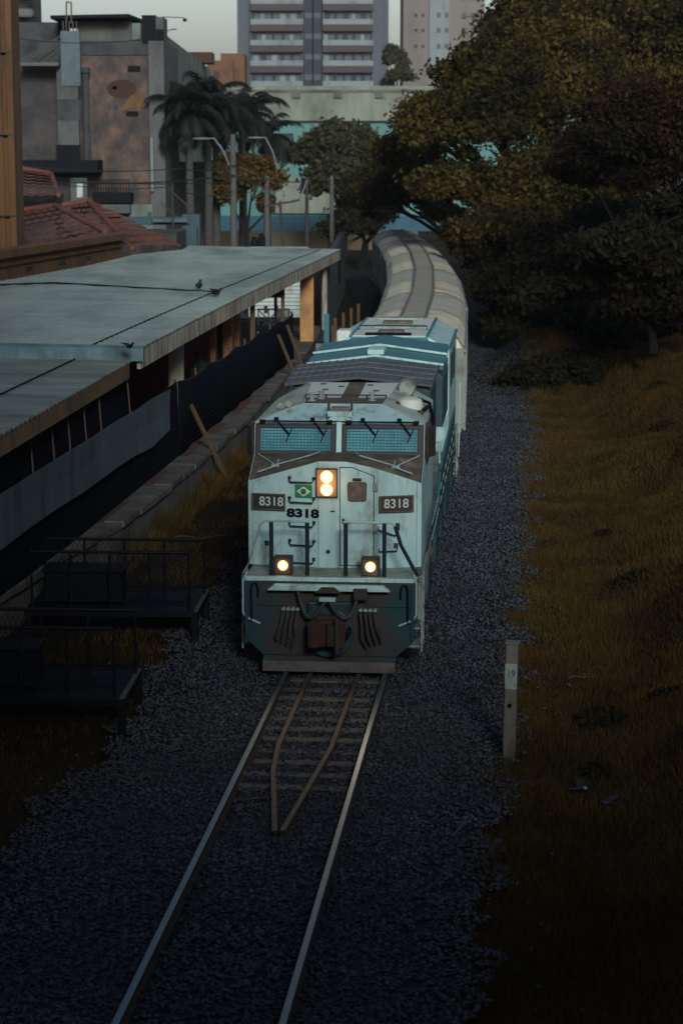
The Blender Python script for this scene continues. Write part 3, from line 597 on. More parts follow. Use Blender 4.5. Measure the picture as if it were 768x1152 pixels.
# ---------------------------------------------------------------- wagons
def make_wagon():
    w = empty('hopper_wagon')
    Lh = 6.6; prof = [(-1.40, 1.2), (-1.40, 3.30), (-1.24, 3.56), (-.76, 3.76), (-.34, 3.81), (.34, 3.81), (.76, 3.76), (1.24, 3.56), (1.40, 3.30), (1.40, 1.2)]
    m = MB(); m.prism([(x, -Lh, z) for x, z in (prof[0], prof[1], prof[8], prof[9])], (0, 2 * Lh, 0))
    for s in (-1, 1):
        for k in range(9): y = -Lh + .3 + k * (2 * Lh - .6) / 8; m.b2((s * 1.40, y - .05, 1.2), (s * 1.46, y + .05, 3.27))
        m.b2((s * 1.40, -Lh, 3.2), (s * 1.47, Lh, 3.295)); m.b2((s * 1.40, -Lh, 1.15), (s * 1.47, Lh, 1.3))
    m.build('body', 'wagon_side', w)
    rp = prof[1:9]; rf = None
    for ya, yb, mt in ((-Lh - .03, -.01, 'wagon_roof'), (.01, Lh + .03, 'wagon_roof_grey')):
        m = MB(); m.prism([(x, ya, z) for x, z in rp], (0, yb - ya, 0)); o_ = m.build('roof_panel', mt, w); rf = rf or o_
    for y in (-Lh - .02, 0, Lh + .02):
        m = MB()
        for (xa, za), (xb, zb) in zip(rp[:-1], rp[1:]): m.bar((xa, y, za + .015), (xb, y, zb + .015), .10, .035)
        m.build('roof_rib', 'walkway', rf)
    m = MB(); 
    for s in (-1, 1): m.b2((s * .38, -Lh - .3, 3.86), (s * .31, Lh + .3, 3.92))
    for k in range(23): y = -Lh + .1 + k * .58; m.b2((-.31, y - .09, 3.865), (.31, y + .09, 3.895))
    m.build('roof_walkway', 'walkway', w)
    for yy in (-4.6, 4.6):
        m = MB(); m.b2((-1.1, yy - 1.2, .5), (1.1, yy + 1.2, .85))
        for d in (-.85, .85):
            for s in (-1, 1): m.lathe((s * .79, yy + d, .6), [(0, -.06), (.42, -.06), (.42, .06), (0, .06)], 18, 'X')
        m.build('bogie', 'black', w)
    m = MB()
    for yy in (-3.2, 0, 3.2): m.add([(-1.2, yy - 1.2, 1.2), (1.2, yy - 1.2, 1.2), (1.2, yy + 1.2, 1.2), (-1.2, yy + 1.2, 1.2), (-.5, yy - .3, .5), (.5, yy - .3, .5), (.5, yy + .3, .5), (-.5, yy + .3, .5)], [(0, 1, 5, 4), (1, 2, 6, 5), (2, 3, 7, 6), (3, 0, 4, 7), (4, 5, 6, 7)])
    m.build('hopper_chute', 'wagon_side', w)
    m = MB(); m.b2((-1.36, -Lh - .28, 1.15), (1.36, -Lh, 1.3)); m.b2((-1.36, Lh, 1.15), (1.36, Lh + .28, 1.3)); m.b2((-.12, -Lh - .45, .85), (.12, Lh + .45, 1.1)); m.build('end_sill', 'wagon_side', w)
    return w
wag = make_wagon()
WL = ['tan roofed hopper wagon coupled directly behind the locomotive', 'tan roofed hopper wagon coupled second behind the locomotive',
      'tan roofed hopper wagon third behind the locomotive, halfway into the bend', 'tan roofed hopper wagon fourth behind the locomotive, far along the bend',
      'tan roofed hopper wagon farthest off, half hidden by the tree crowns']
yc = 59.9
for i, lb in enumerate(WL):
    o = wag if i == 0 else copy_tree(wag)
    for k in range(3):
        a = thead(yc)
    o.location = (track(yc), yc, 0); o.rotation_euler = (0, 0, -a)
    tag(o, lb, 'wagon', 'hopper wagons of the train'); yc += 14.2 * math.cos(a)
# ---------------------------------------------------------------- terrain
def sm(a, b, x):
    t = np.clip((x - a) / (b - a), 0, 1); return t * t * (3 - 2 * t)
def redge(Y): return np.interp(Y, [15, 22, 28, 36, 50, 72, 100], [2.35, 2.42, 2.72, 2.75, 3.1, 3.7, 4.2])
def ledge(Y): return np.interp(Y, [15, 25, 28, 33, 38, 60], [-3.4, -3.05, -2.6, -2.85, -2.9, -2.4])
def wob(Y, k): return .14 * np.sin(Y * 2.1 + k) + .10 * np.sin(Y * 5.3 + 2 * k) + .06 * np.sin(Y * 11.7 + k)
def tr_(Y): return np.polyval(TC, np.clip(Y, 8, 240) / 100)
def hgt(X, Y):
    X = np.asarray(X, float); Y = np.asarray(Y, float)
    d = X - tr_(Y); e = d - redge(Y)
    bank = .40 * np.clip(e - 1.6, 0, 6.5) * sm(1.2, 3.4, e) * (1 - sm(95, 120, Y))
    h = bank + .05 * np.sin(X * .9 + Y * .35) * sm(0.3, 2, e) + .09 * np.sin(X * 2.3 - Y * 1.1) * sm(1.5, 4, e)
    h = h + (.16 * np.sin(X * 1.35 + 1.1 * np.sin(Y * .31)) + .13 * np.sin(Y * .62 + X * .8)) * sm(1.0, 3, e) * (1 - sm(85, 100, Y))
    h = h + 1.9 * np.exp(-(((X - 7.9) / 2.3) ** 2 + ((Y - 77) / 4.5) ** 2))
    h = h - .05 * (1 - sm(0, .8, np.abs(d + .1) - 2.4)) - .02
    h = h - .25 * np.exp(-((e - .9) / .5) ** 2) * .2
    return h
xs = np.unique(np.concatenate([np.linspace(-420, -30, 14), np.linspace(-30, -8, 12), np.linspace(-8, 16, 73), np.linspace(16, 30, 12), np.linspace(30, 420, 14)]))
ys = np.unique(np.concatenate([np.linspace(-60, 12, 9), np.linspace(12, 100, 177), np.linspace(100, 200, 40), np.linspace(200, 900, 15)]))
XX, YY = np.meshgrid(xs, ys); ZZ = hgt(XX, YY)
g = MB(); g.strip([[(XX[i, j], YY[i, j], ZZ[i, j]) for j in range(len(xs))] for i in range(len(ys))])
tag(g.build('ground', 'soil', smooth=True), kind='structure')
# ballast sheet
rows = []
yy = np.concatenate([np.arange(10, 80, .35), np.arange(80, 150, 1.5)])
for Y in yy:
    a, b = float(ledge(Y) + wob(Y, 1)), float(redge(Y) + wob(Y, 4)); r = []
    for k in range(15):
        d = a + (b - a) * k / 14; edge = min(k, 14 - k)
        p = toff(Y, d); z = (-.03 if edge == 0 else (.015 if edge == 1 else .045)) - (.02 if abs(d) < .6 and Y < 21 else 0)
        r.append((p[0], p[1], z))
    rows.append(r)
g = MB(); g.strip(rows); tag(g.build('ballast', 'ballast_base', smooth=True), kind='structure')
# ballast stones
def stones(n, Y0, Y1, s0, s1, spread=.25):
    Y = Y0 + (Y1 - Y0) * rng.random(n) ** 1.7
    u = rng.random(n); a, b = ledge(Y) + wob(Y, 1), redge(Y) + wob(Y, 4)
    d = a - spread + (b - a + 2 * spread) * u
    tail = rng.random(n) < .05; d = np.where(tail, d + rng.normal(0, .5, n), d)
    X = tr_(Y) + d; s = rng.uniform(s0, s1, n)
    ins = np.minimum(d - a, b - d); z = np.where(ins > .35, .045, .012) + rng.uniform(-.1, .45, n) * s; z = np.maximum(z, hgt(X, Y) + .3 * s) 
    z = np.where(np.abs(np.abs(d) - .78) < .07, z - .05, z)
    base = np.array([(1, 0, 0), (0, 1, 0), (-1, 0, 0), (0, -1, 0), (0, 0, .8), (0, 0, -.8)])
    V = base[None] * (.7 + .6 * rng.random((n, 6, 1))) * s[:, None, None] * .5
    V = V * np.stack([rng.uniform(.7, 1.3, n), rng.uniform(.7, 1.3, n), rng.uniform(.6, 1., n)], 1)[:, None, :]
    A = rng.uniform(0, 6.28, n); Bt = rng.normal(0, .5, n)
    ca, sa, cb, sb = np.cos(A), np.sin(A), np.cos(Bt), np.sin(Bt)
    x = V[..., 0] * cb[:, None] + V[..., 2] * sb[:, None]; zz = -V[..., 0] * sb[:, None] + V[..., 2] * cb[:, None]; y = V[..., 1]
    V = np.stack([x * ca[:, None] - y * sa[:, None] + X[:, None], x * sa[:, None] + y * ca[:, None] + Y[:, None], zz + z[:, None]], -1)
    fi = np.array([(0, 1, 4), (1, 2, 4), (2, 3, 4), (3, 0, 4), (1, 0, 5), (2, 1, 5), (3, 2, 5), (0, 3, 5)])
    me = bpy.data.meshes.new('ballast_stones'); nv = n * 6
    me.vertices.add(nv); me.vertices.foreach_set('co', V.astype(np.float32).ravel())
    F = (np.arange(n)[:, None, None] * 6 + fi[None]).reshape(-1)
    me.loops.add(len(F)); me.loops.foreach_set('vertex_index', F.astype(np.int32))
    nf = len(F) // 3; me.polygons.add(nf); me.polygons.foreach_set('loop_start', np.arange(0, len(F), 3, dtype=np.int32)); me.polygons.foreach_set('loop_total', np.full(nf, 3, dtype=np.int32))
    me.materials.append(MATS['ballast_stone']); me.update(); me.validate()
    o = bpy.data.objects.new('ballast_stones', me); COL.objects.link(o); return o
tag(stones(150000, 14, 104, .034, .078), 'loose dark grey ballast stones spread along both sides of the track', 'gravel', kind='stuff')
# grass
def grass(n, Y0, Y1, dmin, dmax, h0, h1, w, pw=1.6, keep=None):
    Y = Y0 + (Y1 - Y0) * rng.random(n) ** pw
    X = np.empty(n); u = rng.random(n)
    X = tr_(Y) + dmin(Y) + (dmax(Y) - dmin(Y)) * u
    if keep is not None: k = keep(X, Y); X, Y = X[k], Y[k]
    n = len(X); Z = hgt(X, Y)
    cl = .55 + .9 * np.clip(.5 + .35 * np.sin(X * 3.1 + 1.3 * np.sin(Y * 1.7)) + .35 * np.sin(Y * 2.3 + 1.7 * np.sin(X * 2.1)), 0, 1)
    h = rng.uniform(h0, h1, n) * cl; sc = (.6 + Y / 45.0)
    a = rng.uniform(0, PI, n); dx, dy = np.cos(a) * w * sc, np.sin(a) * w * sc
    lx, ly = rng.normal(0, .45, n) * h, rng.normal(0, .45, n) * h
    P0 = np.stack([X - dx, Y - dy, Z - .02], 1); P1 = np.stack([X + dx, Y + dy, Z - .02], 1); P2 = np.stack([X + lx, Y + ly, Z + h], 1)
    return np.stack([P0, P1, P2], 1).reshape(-1, 3)
tor = np.random.default_rng(3)
gv = [grass(380000, 15, 90, lambda Y: redge(Y) - .05 + wob(Y, 4), lambda Y: np.minimum(redge(Y) + 9, .19 * Y + 1.6 - tr_(Y)), .045, .14, .007, 1.3)]
# taller tufts on the bank and the mound
gv.append(grass(60000, 40, 88, lambda Y: redge(Y) + 2.0, lambda Y: .19 * Y + 1.6 - tr_(Y), .07, .22, .008, 1.0, keep=lambda X, Y: (np.sin(X * 2.7 + Y) + np.sin(Y * 1.9 - X)) > .1))
gv.append(grass(6000, 15, 60, lambda Y: redge(Y) - .45 + wob(Y, 4), lambda Y: redge(Y) + .5, .05, .15, .006, 1.2))
tag(npmesh('grass', 'grass', np.concatenate(gv), 3), 'dry brown grass covering the verge and bank right of the track', 'grass', kind='stuff')
PE = [(-7.6, 24.0), (-6.6, 30.0), (-5.25, 38.6), (-4.61, 41.3), (-3.95, 46.6), (-3.42, 51.9), (-2.62, 60), (-1.95, 70), (-1.48, 77.2), (-1.0, 88), (-.6, 100)]
def pedge(Y): return float(np.interp(Y, [p[1] for p in PE], [p[0] for p in PE]))
pe_np = lambda Y: np.interp(Y, [p[1] for p in PE], [p[0] for p in PE])
gl = [grass(46000, 16, 78, lambda Y: np.maximum(pe_np(Y) - tr_(Y) + .02, -7.5), lambda Y: ledge(Y) + .1 + wob(Y, 1), .04, .13, .006, 1.3, keep=lambda X, Y: (np.sin(X * 1.7 + Y * .6) + np.sin(Y * 1.3 - X * 2) + tor.random(len(X)) * 1.6) > .35)]
gl.append(grass(9000, 36, 78, lambda Y: pe_np(Y) - tr_(Y) + .02, lambda Y: pe_np(Y) - tr_(Y) + .55, .12, .42, .008, 1.0))
tag(npmesh('weeds', 'grass', np.concatenate(gl), 3), 'brown weeds growing between the platform wall and the ballast', 'grass', kind='stuff')
cl = []
for i in range(34):
    Yc = random.uniform(24, 70); dX = random.uniform(1.2, 6.5) * (.5 + Yc / 70); Xc = track(Yc) + float(redge(Yc)) + dX; rr_ = random.uniform(.18, .5); n = int(500 * rr_)
    a = rng.uniform(0, 6.28, n); r = rr_ * np.sqrt(rng.random(n)); X = Xc + r * np.cos(a); Y = Yc + r * np.sin(a) * 1.3; Z = hgt(X, Y) + rng.random(n) * .42 * rr_ * (1.1 - r / rr_) + .03
    u = rng.normal(0, 1, (n, 3)); u /= np.linalg.norm(u, axis=1)[:, None]; v = np.cross(u, rng.normal(0, 1, (n, 3))); v /= np.linalg.norm(v, axis=1)[:, None]; P = np.stack([X, Y, Z], 1); sz = rng.uniform(.03, .075, (n, 1))
    cl.append(np.stack([P - u * sz, P + v * sz * .5, P + u * sz, P - v * sz * .5], 1).reshape(-1, 3))
tag(npmesh('bank_weeds', 'leaf_dark', np.concatenate(cl), 4), 'dark low weeds in tussocks scattered over the dry grass bank', 'weeds', kind='stuff')
# ---------------------------------------------------------------- track
def rail(name, ctr, mats, label, h=.155, zt=.185):
    # bull profile swept along points; slot 0 = head, slot 1 = web + foot
    m = MB(); prof = [(-.065, zt - h), (.065, zt - h), (.065, zt - h + .02), (.012, zt - h + .035), (.012, zt - .045), (.036, zt - .035), (.036, zt - .006), (.028, zt), (-.028, zt), (-.036, zt - .006), (-.036, zt - .035), (-.012, zt - .045), (-.012, zt - h + .035), (-.065, zt - h + .02)]
    n = len(prof); o = 0
    for i, p in enumerate(ctr):
        a = ctr[min(i + 1, len(ctr) - 1)]; b = ctr[max(i - 1, 0)]; t = Vector((a[0] - b[0], a[1] - b[1], 0)).normalized(); r = Vector((t.y, -t.x, 0))
        for x, z in prof: m.v.append((p[0] + r.x * x, p[1] + r.y * x, z))
    for i in range(len(ctr) - 1):
        for k in range(n):
            a, b = i * n + k, i * n + (k + 1) % n; m.f.append((a, b, b + n, a + n)); m.m.append(0 if 5 <= k <= 9 else 1)
    for e in (0, len(ctr) - 1): m.f.append(tuple(e * n + k for k in range(n))); m.m.append(1)
    return tag(m.build(name, mats), label, 'rail', 'rails of the track')
YS = list(np.arange(8, 140, 1.0))
rail('rail', [toff(Y, -.785) for Y in YS], ['rail_steel', 'rail_web'], 'left running rail, polished steel, curving out from under the locomotive')
rail('rail', [toff(Y, .785) for Y in YS], ['rail_steel', 'rail_web'], 'right running rail, polished steel, on the side of the white marker post')
tip = at(313, 937, .13)
gL = [(tip.x - .045, tip.y + .02), tuple(at(307, 868, .14)[:2]), tuple(at(313, 838, .14)[:2]), tuple(at(345, 766, .14)[:2])] + [toff(Y, -.36) for Y in (33, 36, 40, 46, 54)]
gR = [(tip.x + .045, tip.y + .02), tuple(at(351, 878, .14)[:2]), tuple(at(372, 842, .14)[:2]), tuple(at(400, 766, .14)[:2])] + [toff(Y, .42) for Y in (33, 36, 40, 46, 54)]
rail('guard_rail', gL, ['rail_rust', 'rail_web'], 'left rusty guard rail, nearly straight, meeting the other at a pointed tip', .13, .155)
rail('guard_rail', gR, ['rail_rust', 'rail_web'], 'right rusty guard rail with a bend before it meets the pointed tip', .13, .155)
# sleepers (only the ones laid bare between the guard rails)
me0 = MB(); me0.box((0.0, 0, 0), (1.46, .17, .12)); sl0 = me0.build('sleeper', 'sleeper', bevel=.012)
k = 0
for Y in np.arange(25.9, 40, .55):
    o = sl0 if k == 0 else sl0.copy()
    if k: COL.objects.link(o)
    p = toff(Y, random.uniform(-.04, .04)); o.location = (p[0], p[1], +.008 + random.uniform(-.012, .010)); o.rotation_euler = (0, random.uniform(-.008, .008), -thead(Y) + random.uniform(-.02, .02))
    tag(o, 'worn wooden sleeper half buried in ballast between the rails', 'sleeper', 'sleepers under the track'); k += 1
# rail spikes and plates are part of each rail's foot: small clips
# ---------------------------------------------------------------- marker post
bp = at(572, 852, 0); bp.z = float(hgt(bp.x, bp.y)) - .05
post = empty('marker_post', bp, -.18, 'weathered whitish marker post with a small pale plate, standing at the grass edge', 'post')
m = MB(); m.prism([(-.085, -.085, 0), (.085, -.085, 0), (.085, .085, 0), (-.085, .085, 0)], (.03, 0, 1.72)); m.build('shaft', 'post_wood', post, .02)
m = MB(); m.box((.031, -.002, 1.735), (.195, .195, .03)); m.build('cap', 'post_wood', post, .01)
m = MB(); m.box((.022, -.093, 1.27), (.165, .012, .36)); pl = m.build('plate', 'plate', post, .003)
text('number', '19', .15, 'ink', pl, (.022, -.101, 1.31), (PI / 2, 0, 0), .001, .8, .002)
m = MB(); m.lathe((.01, -.085, .86), [(0, -.03), (.03, -.03), (.03, .01)], 8, 'Y'); m.build('bolt', 'black', post)
# twigs and litter on the ballast and grass
for i, (x, y, L, a, lb) in enumerate([(190, 845, .5, .3, 'pale curved twig on the ballast left of the track'), (150, 880, .7, .1, 'longest thin twig left of the track, lying nearly level'), (250, 985, .35, 1.2, 'short twig inside the track, close to the left rail'),
                        (190, 1080, .45, -.5, 'forked twig near the left rail towards the bottom edge'), (292, 905, .4, .2, 'twig lying just left of the tip of the guard rails'), (653, 767, .45, .25, 'pale stick lying on the grass right of the marker post'),
                        (400, 915, .5, -.15, 'twig on the ballast right of the right rail'), (225, 608, 1.1, .12, 'bleached branch on the weeds beside the platform wall')]):
    p = at(x, y, 0); z = max(float(hgt(p.x, p.y)), .04) + .04
    m = MB(); pts = [(p.x + math.cos(a) * L * (t - .5) * 1.0, p.y + math.sin(a) * L * (t - .5) + .06 * math.sin(t * 7 + i), z + .02 * math.sin(t * 9)) for t in np.linspace(0, 1, 8)]
    m.tube(pts, [.013 - .008 * t for t in np.linspace(0, 1, 8)], 6); m.tube([pts[4], Vector(pts[4]) + Vector((.08, .10, .03)), Vector(pts[4]) + Vector((.12, .2, .02))], .006, 5)
    tag(m.build('twig', 'twig', smooth=True, loc=(p.x, p.y, z)), lb, 'twig')
# ---------------------------------------------------------------- birds
def bird(name, loc, rz, s, label, spread=False, white=False):
    r = empty(name, loc, rz, label, 'bird'); m = MB()
    def ell(c, rx, ry, rz_, n=12):
        o = len(m.v)
        for i in range(9):
            t = PI * i / 8
            for k in range(n): a = 2 * PI * k / n; m.v.append((c[0] + rx * math.cos(t), c[1] + ry * math.sin(t) * math.cos(a), c[2] + rz_ * math.sin(t) * math.sin(a)))
        for i in range(8):
            for k in range(n): a = o + i * n + k; b = o + i * n + (k + 1) % n; m.f.append((a, b, b + n, a + n)); m.m.append(0)
    ell((0, 0, .13 * s), .13 * s, .07 * s, .075 * s); ell((.10 * s, 0, .20 * s), .06 * s, .035 * s, .05 * s); ell((.145 * s, 0, .245 * s), .04 * s, .034 * s, .034 * s)
    m.prism([(-.10 * s, -.03 * s, .13 * s), (-.10 * s, .03 * s, .13 * s), (-.25 * s, .045 * s, .105 * s), (-.25 * s, -.045 * s, .105 * s)], (0, 0, .015 * s))
    m.build('body', 'feather', r, smooth=True)
    for d in (-1, 1):
        w = MB()
        if spread: w.prism([(.08 * s, d * .05 * s, .17 * s), (.06 * s, d * .24 * s, .215 * s), (-.14 * s, d * .46 * s, .23 * s), (-.12 * s, d * .20 * s, .19 * s), (-.10 * s, d * .05 * s, .17 * s)], (0, 0, .012 * s))
        else: w.prism([(.08 * s, d * .066 * s, .16 * s), (.0, d * .075 * s, .19 * s), (-.20 * s, d * .03 * s, .13 * s), (-.05 * s, d * .074 * s, .09 * s)], (0, d * .008 * s, 0))
        w.build('wing', 'feather', r)
        l = MB(); l.tube([(0, d * .03 * s, .07 * s), (.01 * s, d * .03 * s, .0), (.05 * s, d * .03 * s, .0)], .007 * s, 5); l.build('leg', 'beak', r)
    b = MB(); b.lathe((.18 * s, 0, .243 * s), [(.012 * s, 0), (.0, .04 * s)], 8, 'X'); b.build('beak', 'beak', r)
    if white: b = MB(); b.lathe((.10 * s, 0, .16 * s), [(.0, .045 * s), (.05 * s, .02 * s), (.055 * s, -.04 * s)], 8, 'X'); b.build('breast_patch', 'feather_white', r)
    return r
p = at(653, 890, 0); bird('lapwing', (p.x, p.y, float(hgt(p.x, p.y)) + .03), -.2, .6, 'dark bird with a white breast on the grass, left of the two', True, True)
p = at(683, 905, 0); bird('lapwing', (p.x, p.y, float(hgt(p.x, p.y)) + .03), 2.6, .55, 'all dark bird crouching on the grass, right of the two', True)
# ---------------------------------------------------------------- platform
pl_ = empty('station_platform', (0, 0, 0), 0, 'long concrete station platform with red paving patches and a crumbling edge wall', 'platform')
YP = [24 + k * 1.6 for k in range(43)]
def lx(Y): return -14.0
m = MB(); m.strip([[(pedge(Y) - .30, Y, .78), (lx(Y), Y, .78)] for Y in YP]); m.build('paving', 'platform_concrete', pl_)
m = MB(); m.strip([[(pedge(Y), Y, -.15), (pedge(Y) + .0, Y, .66)] for Y in YP]); m.build('edge_wall', 'platform_concrete', pl_)
for k in range(42):
    a, b = YP[k], YP[k + 1] - .03
    m = MB(); dz = random.uniform(-.015, .015); dx = random.uniform(-.03, .03)
    m.prism([(pedge(a) - .34, a, .66 + dz), (pedge(a) + .08 + dx, a, .66 + dz), (pedge(b) + .08 + dx, b, .66 + dz), (pedge(b) - .34, b, .66 + dz)], (0, 0, .135)); m.build('coping_slab', 'platform_concrete', pl_, .012)
for y0, y1 in ((41.5, 44.2), (46.4, 48.3), (51.0, 53.8), (55.5, 57.5), (60, 64)):
    m = MB(); m.add([(pedge(y0) - .95, y0, .786), (pedge(y0) - .36, y0, .786), (pedge(y1) - .36, y1, .786), (pedge(y1) - .95, y1, .786)], [(0, 1, 2, 3)]); m.build('red_paving', 'platform_red', pl_)
# ---------------------------------------------------------------- canopy
R1 = [at(x, y, 3.80) for x, y in ((-90, 538), (0, 490), (60, 456), (150, 405))]
R2 = [at(x, y, 4.06) for x, y in ((150, 397), (215, 363), (280, 330), (330, 306), (383, 281))]
def lin(P, Y):
    ys_ = [p.y for p in P]; return float(np.interp(Y, ys_, [p.x for p in P]))
LB = [at(x, y, 4.2) for x, y in ((-140, 345), (0, 318), (100, 300), (150, 288), (205, 282))]
def lback(Y): return lin(LB, Y) if Y > LB[0].y else LB[0].x - (LB[0].y - Y) * .11
can = empty('platform_canopy', (0, 0, 0), 0, 'long corrugated metal canopy roof over the platform, pale at its far end', 'canopy')
def roof(P, z, y0, y1, mat, name, step, amp):
    rows = []; Y = y0; k = 0
    while Y < y1 + step:
        Yc = min(Y, y1); xr, xl = lin(P, Yc), lback(Yc); zz = z + (amp if k % 2 else -amp)
        rows.append([(xr + (xl - xr) * t, Yc + .10 * (xr - (xr + (xl - xr) * t)) * .6, zz + .14 * t) for t in (0, .04, .25, .5, .75, 1)]); Y += step; k += 1
    m = MB(); m.strip(rows); o = m.build(name, mat, can); o.modifiers.new('t', 'SOLIDIFY').thickness = .03; return o
YB = R1[-1].y
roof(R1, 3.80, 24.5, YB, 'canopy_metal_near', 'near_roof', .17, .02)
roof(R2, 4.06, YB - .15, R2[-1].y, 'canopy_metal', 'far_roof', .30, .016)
# flashing at the step, seams along the roof
m = MB(); xr, xl = lin(R2, YB), lback(YB)
m.prism([(xr + .05, YB - .30, 3.80), (xr + .05, YB - .30, 4.08), (xr + .05, YB - .1, 4.13), (xr + .05, YB - .1, 3.80)], (xl - xr, (xr - xl) * .06 * 1.0, .13)); m.build('step_flashing', 'canopy_flash', can)
for P, z, t, y0, y1, th in ((R1, 3.845, .13, 25, YB - .4, .018), (R2, 4.10, .12, YB, R2[-1].y - 1, .022)):
    m = MB(); pts = []
    for k in range(30):
        Y = y0 + (y1 - y0) * k / 29; xr, xl = lin(P, Y), lback(Y); pts.append((xr + (xl - xr) * t, Y, z + .14 * t))
    m.tube(pts, th, 6); m.build('roof_seam', 'black', can)
q0 = at(60, 319, 4.2); q1 = at(242, 329, 4.1); m = MB(); m.bar((q0.x, q0.y, 4.22), (q1.x, q1.y, 4.11), .10, .06); m.bar(at(-40, 322, 4.25), (q0.x, q0.y, 4.22), .10, .06); m.build('roof_gutter', 'black', can)
# fascias
def fascia(P, y0, y1, zt, hh, mat, nm):
    n = max(2, int((y1 - y0) / 2.2)); m = MB()
    rows = []
    for k in range(n + 1):
        Y = y0 + (y1 - y0) * k / n; x = lin(P, Y); rows.append((x, Y))
    for (xa, ya), (xb, yb) in zip(rows[:-1], rows[1:]): m.bar((xa - .06, ya, zt - hh / 2), (xb - .06, yb - .02, zt - hh / 2), .08, hh)
    m.build(nm, mat, can)
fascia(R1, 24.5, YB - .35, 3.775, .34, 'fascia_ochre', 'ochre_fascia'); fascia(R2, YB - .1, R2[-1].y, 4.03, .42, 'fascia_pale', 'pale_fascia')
m = MB(); e = R2[-1]; m.bar((e.x - .1, e.y, 3.9), (lback(e.y), e.y + .3, 4.0), .08, .3); m.build('end_fascia', 'fascia_pale', can)
# supports of the canopy
for x, y0, Y, w, mt in ((284, 340, 66.5, .16, 'wood'), (318, 318, 76.0, .14, 'fascia_ochre'), (345, 305, 83.5, .55, 'orange_lit'), (365, 295, 89, .2, 'fascia_pale')):
    p = aty(x, y0, Y); m = MB(); m.b2((p.x - w / 2, Y - w / 2, .78), (p.x + w / 2, Y + w / 2, 3.98)); m.build('column', mt, can, .01)
p = aty(198, 400, 56.5); m = MB(); m.lathe((p.x, 56.5, .78), [(.26, 0), (.26, .15), (.22, .2), (.22, 3.1), (.27, 3.15), (.27, 3.22)], 20); m.build('column', 'fascia_pale', can, smooth=True)
for k in range(4):
    Y = 27 + k * 7.0; m = MB(); m.b2((lin(R1, Y) - 1.5, Y - .1, .78), (lin(R1, Y) - 1.3, Y + .1, 3.75)); m.build('column', 'frame_brown', can)
# ---------------------------------------------------------------- station building under / behind the canopy
st = empty('station_building', (0, 0, 0), 0, 'orange rendered station building with red wall behind the canopy and moulded cornice above it', 'building')
# wall line behind the canopy, between the platform doors
m = MB(); a = aty(206, 400, 62); b = aty(236, 380, 66.2); m.prism([(a.x, a.y, .78), (b.x, b.y, .78), (b.x, b.y, 4.0), (a.x, a.y, 4.0)], (-.2, .1, 0)); m.prism([(a.x - 9, a.y - 7, .78), (a.x, a.y, .78), (a.x, a.y, 4.0), (a.x - 9, a.y - 7, 4.0)], (-.1, .2, 0)); m.build('red_wall', 'red_wall', st)
for x0, x1, Y in ((236, 243, 66.4), (247, 262, 68.5), (263, 270, 70.5)):
    a = aty(x0, 380, Y); b = aty(x1, 380, Y + .5); m = MB(); m.b2((a.x, Y, .78), (b.x, Y + 1.0, 4.0)); m.build('orange_pier', 'orange_lit', st, .01)
a = aty(242, 380, 68); b = aty(250, 380, 68); m = MB(); m.b2((a.x, 68.0, .78), (b.x, 68.3, 4.0)); m.build('dark_doorway', 'black', st)
# cornice (front line seen above the canopy)
c0 = aty(-60, 322, 69); c1 = aty(0, 300, 74); c2 = aty(137, 262, 91)
d = Vector((c2.x - c1.x, c2.y - c1.y, 0)); A = Vector((c1.x, c1.y, 0)) - d * .6; B = Vector((c2.x, c2.y, 0)); n_ = Vector((d.y, -d.x, 0)).normalized()
zt = c2.z + .02
def corn(z0, z1, out, nm, mt='orange_wall'):
    m = MB(); m.prism([A + n_ * out + Vector((0, 0, z0)), B + n_ * out + Vector((0, 0, z0)), B + n_ * out + Vector((0, 0, z1)), A + n_ * out + Vector((0, 0, z1))], -n_ * (out + .4)); m.build(nm, mt, st, .02)
corn(0, zt - .62, 0.0, 'upper_wall'); corn(zt - .62, zt - .44, .10, 'cornice_band'); corn(zt - .44, zt - .30, .03, 'cornice_fillet', 'fascia_ochre'); corn(zt - .30, zt, .30, 'cornice')
for k, t in enumerate((.50, .66, .80)):
    q = A + (B - A) * t; m = MB(); m.box((q.x + n_.x * .012, q.y + n_.y * .012, zt - .85), (.03, .9, .14), R=Matrix((n_, d.normalized(), Vector((0, 0, 1)))).transposed()); m.build('vent_slot', 'frame_brown', st)
# tower pilaster of the station at the left edge
q = aty(9, 200, 78); m = MB(); m.b2((q.x - 1.6, 77.6, 0), (q.x + .34, 79.6, 15.5)); m.build('tower', 'orange_wall', st, .02)
m = MB(); m.b2((q.x + .14, 77.4, 0), (q.x + .38, 77.62, 15.5)); m.b2((q.x - .25, 77.5, 0), (q.x - .05, 77.62, 15.5))
m.build('pilaster', 'orange_wall', st, .02)
for z in (6.0, 9.0, 12.0): m = MB(); m.b2((q.x - 1.62, 77.36, z), (q.x + .40, 77.66, z + .05)); m.build('joint_band', 'frame_brown', st)
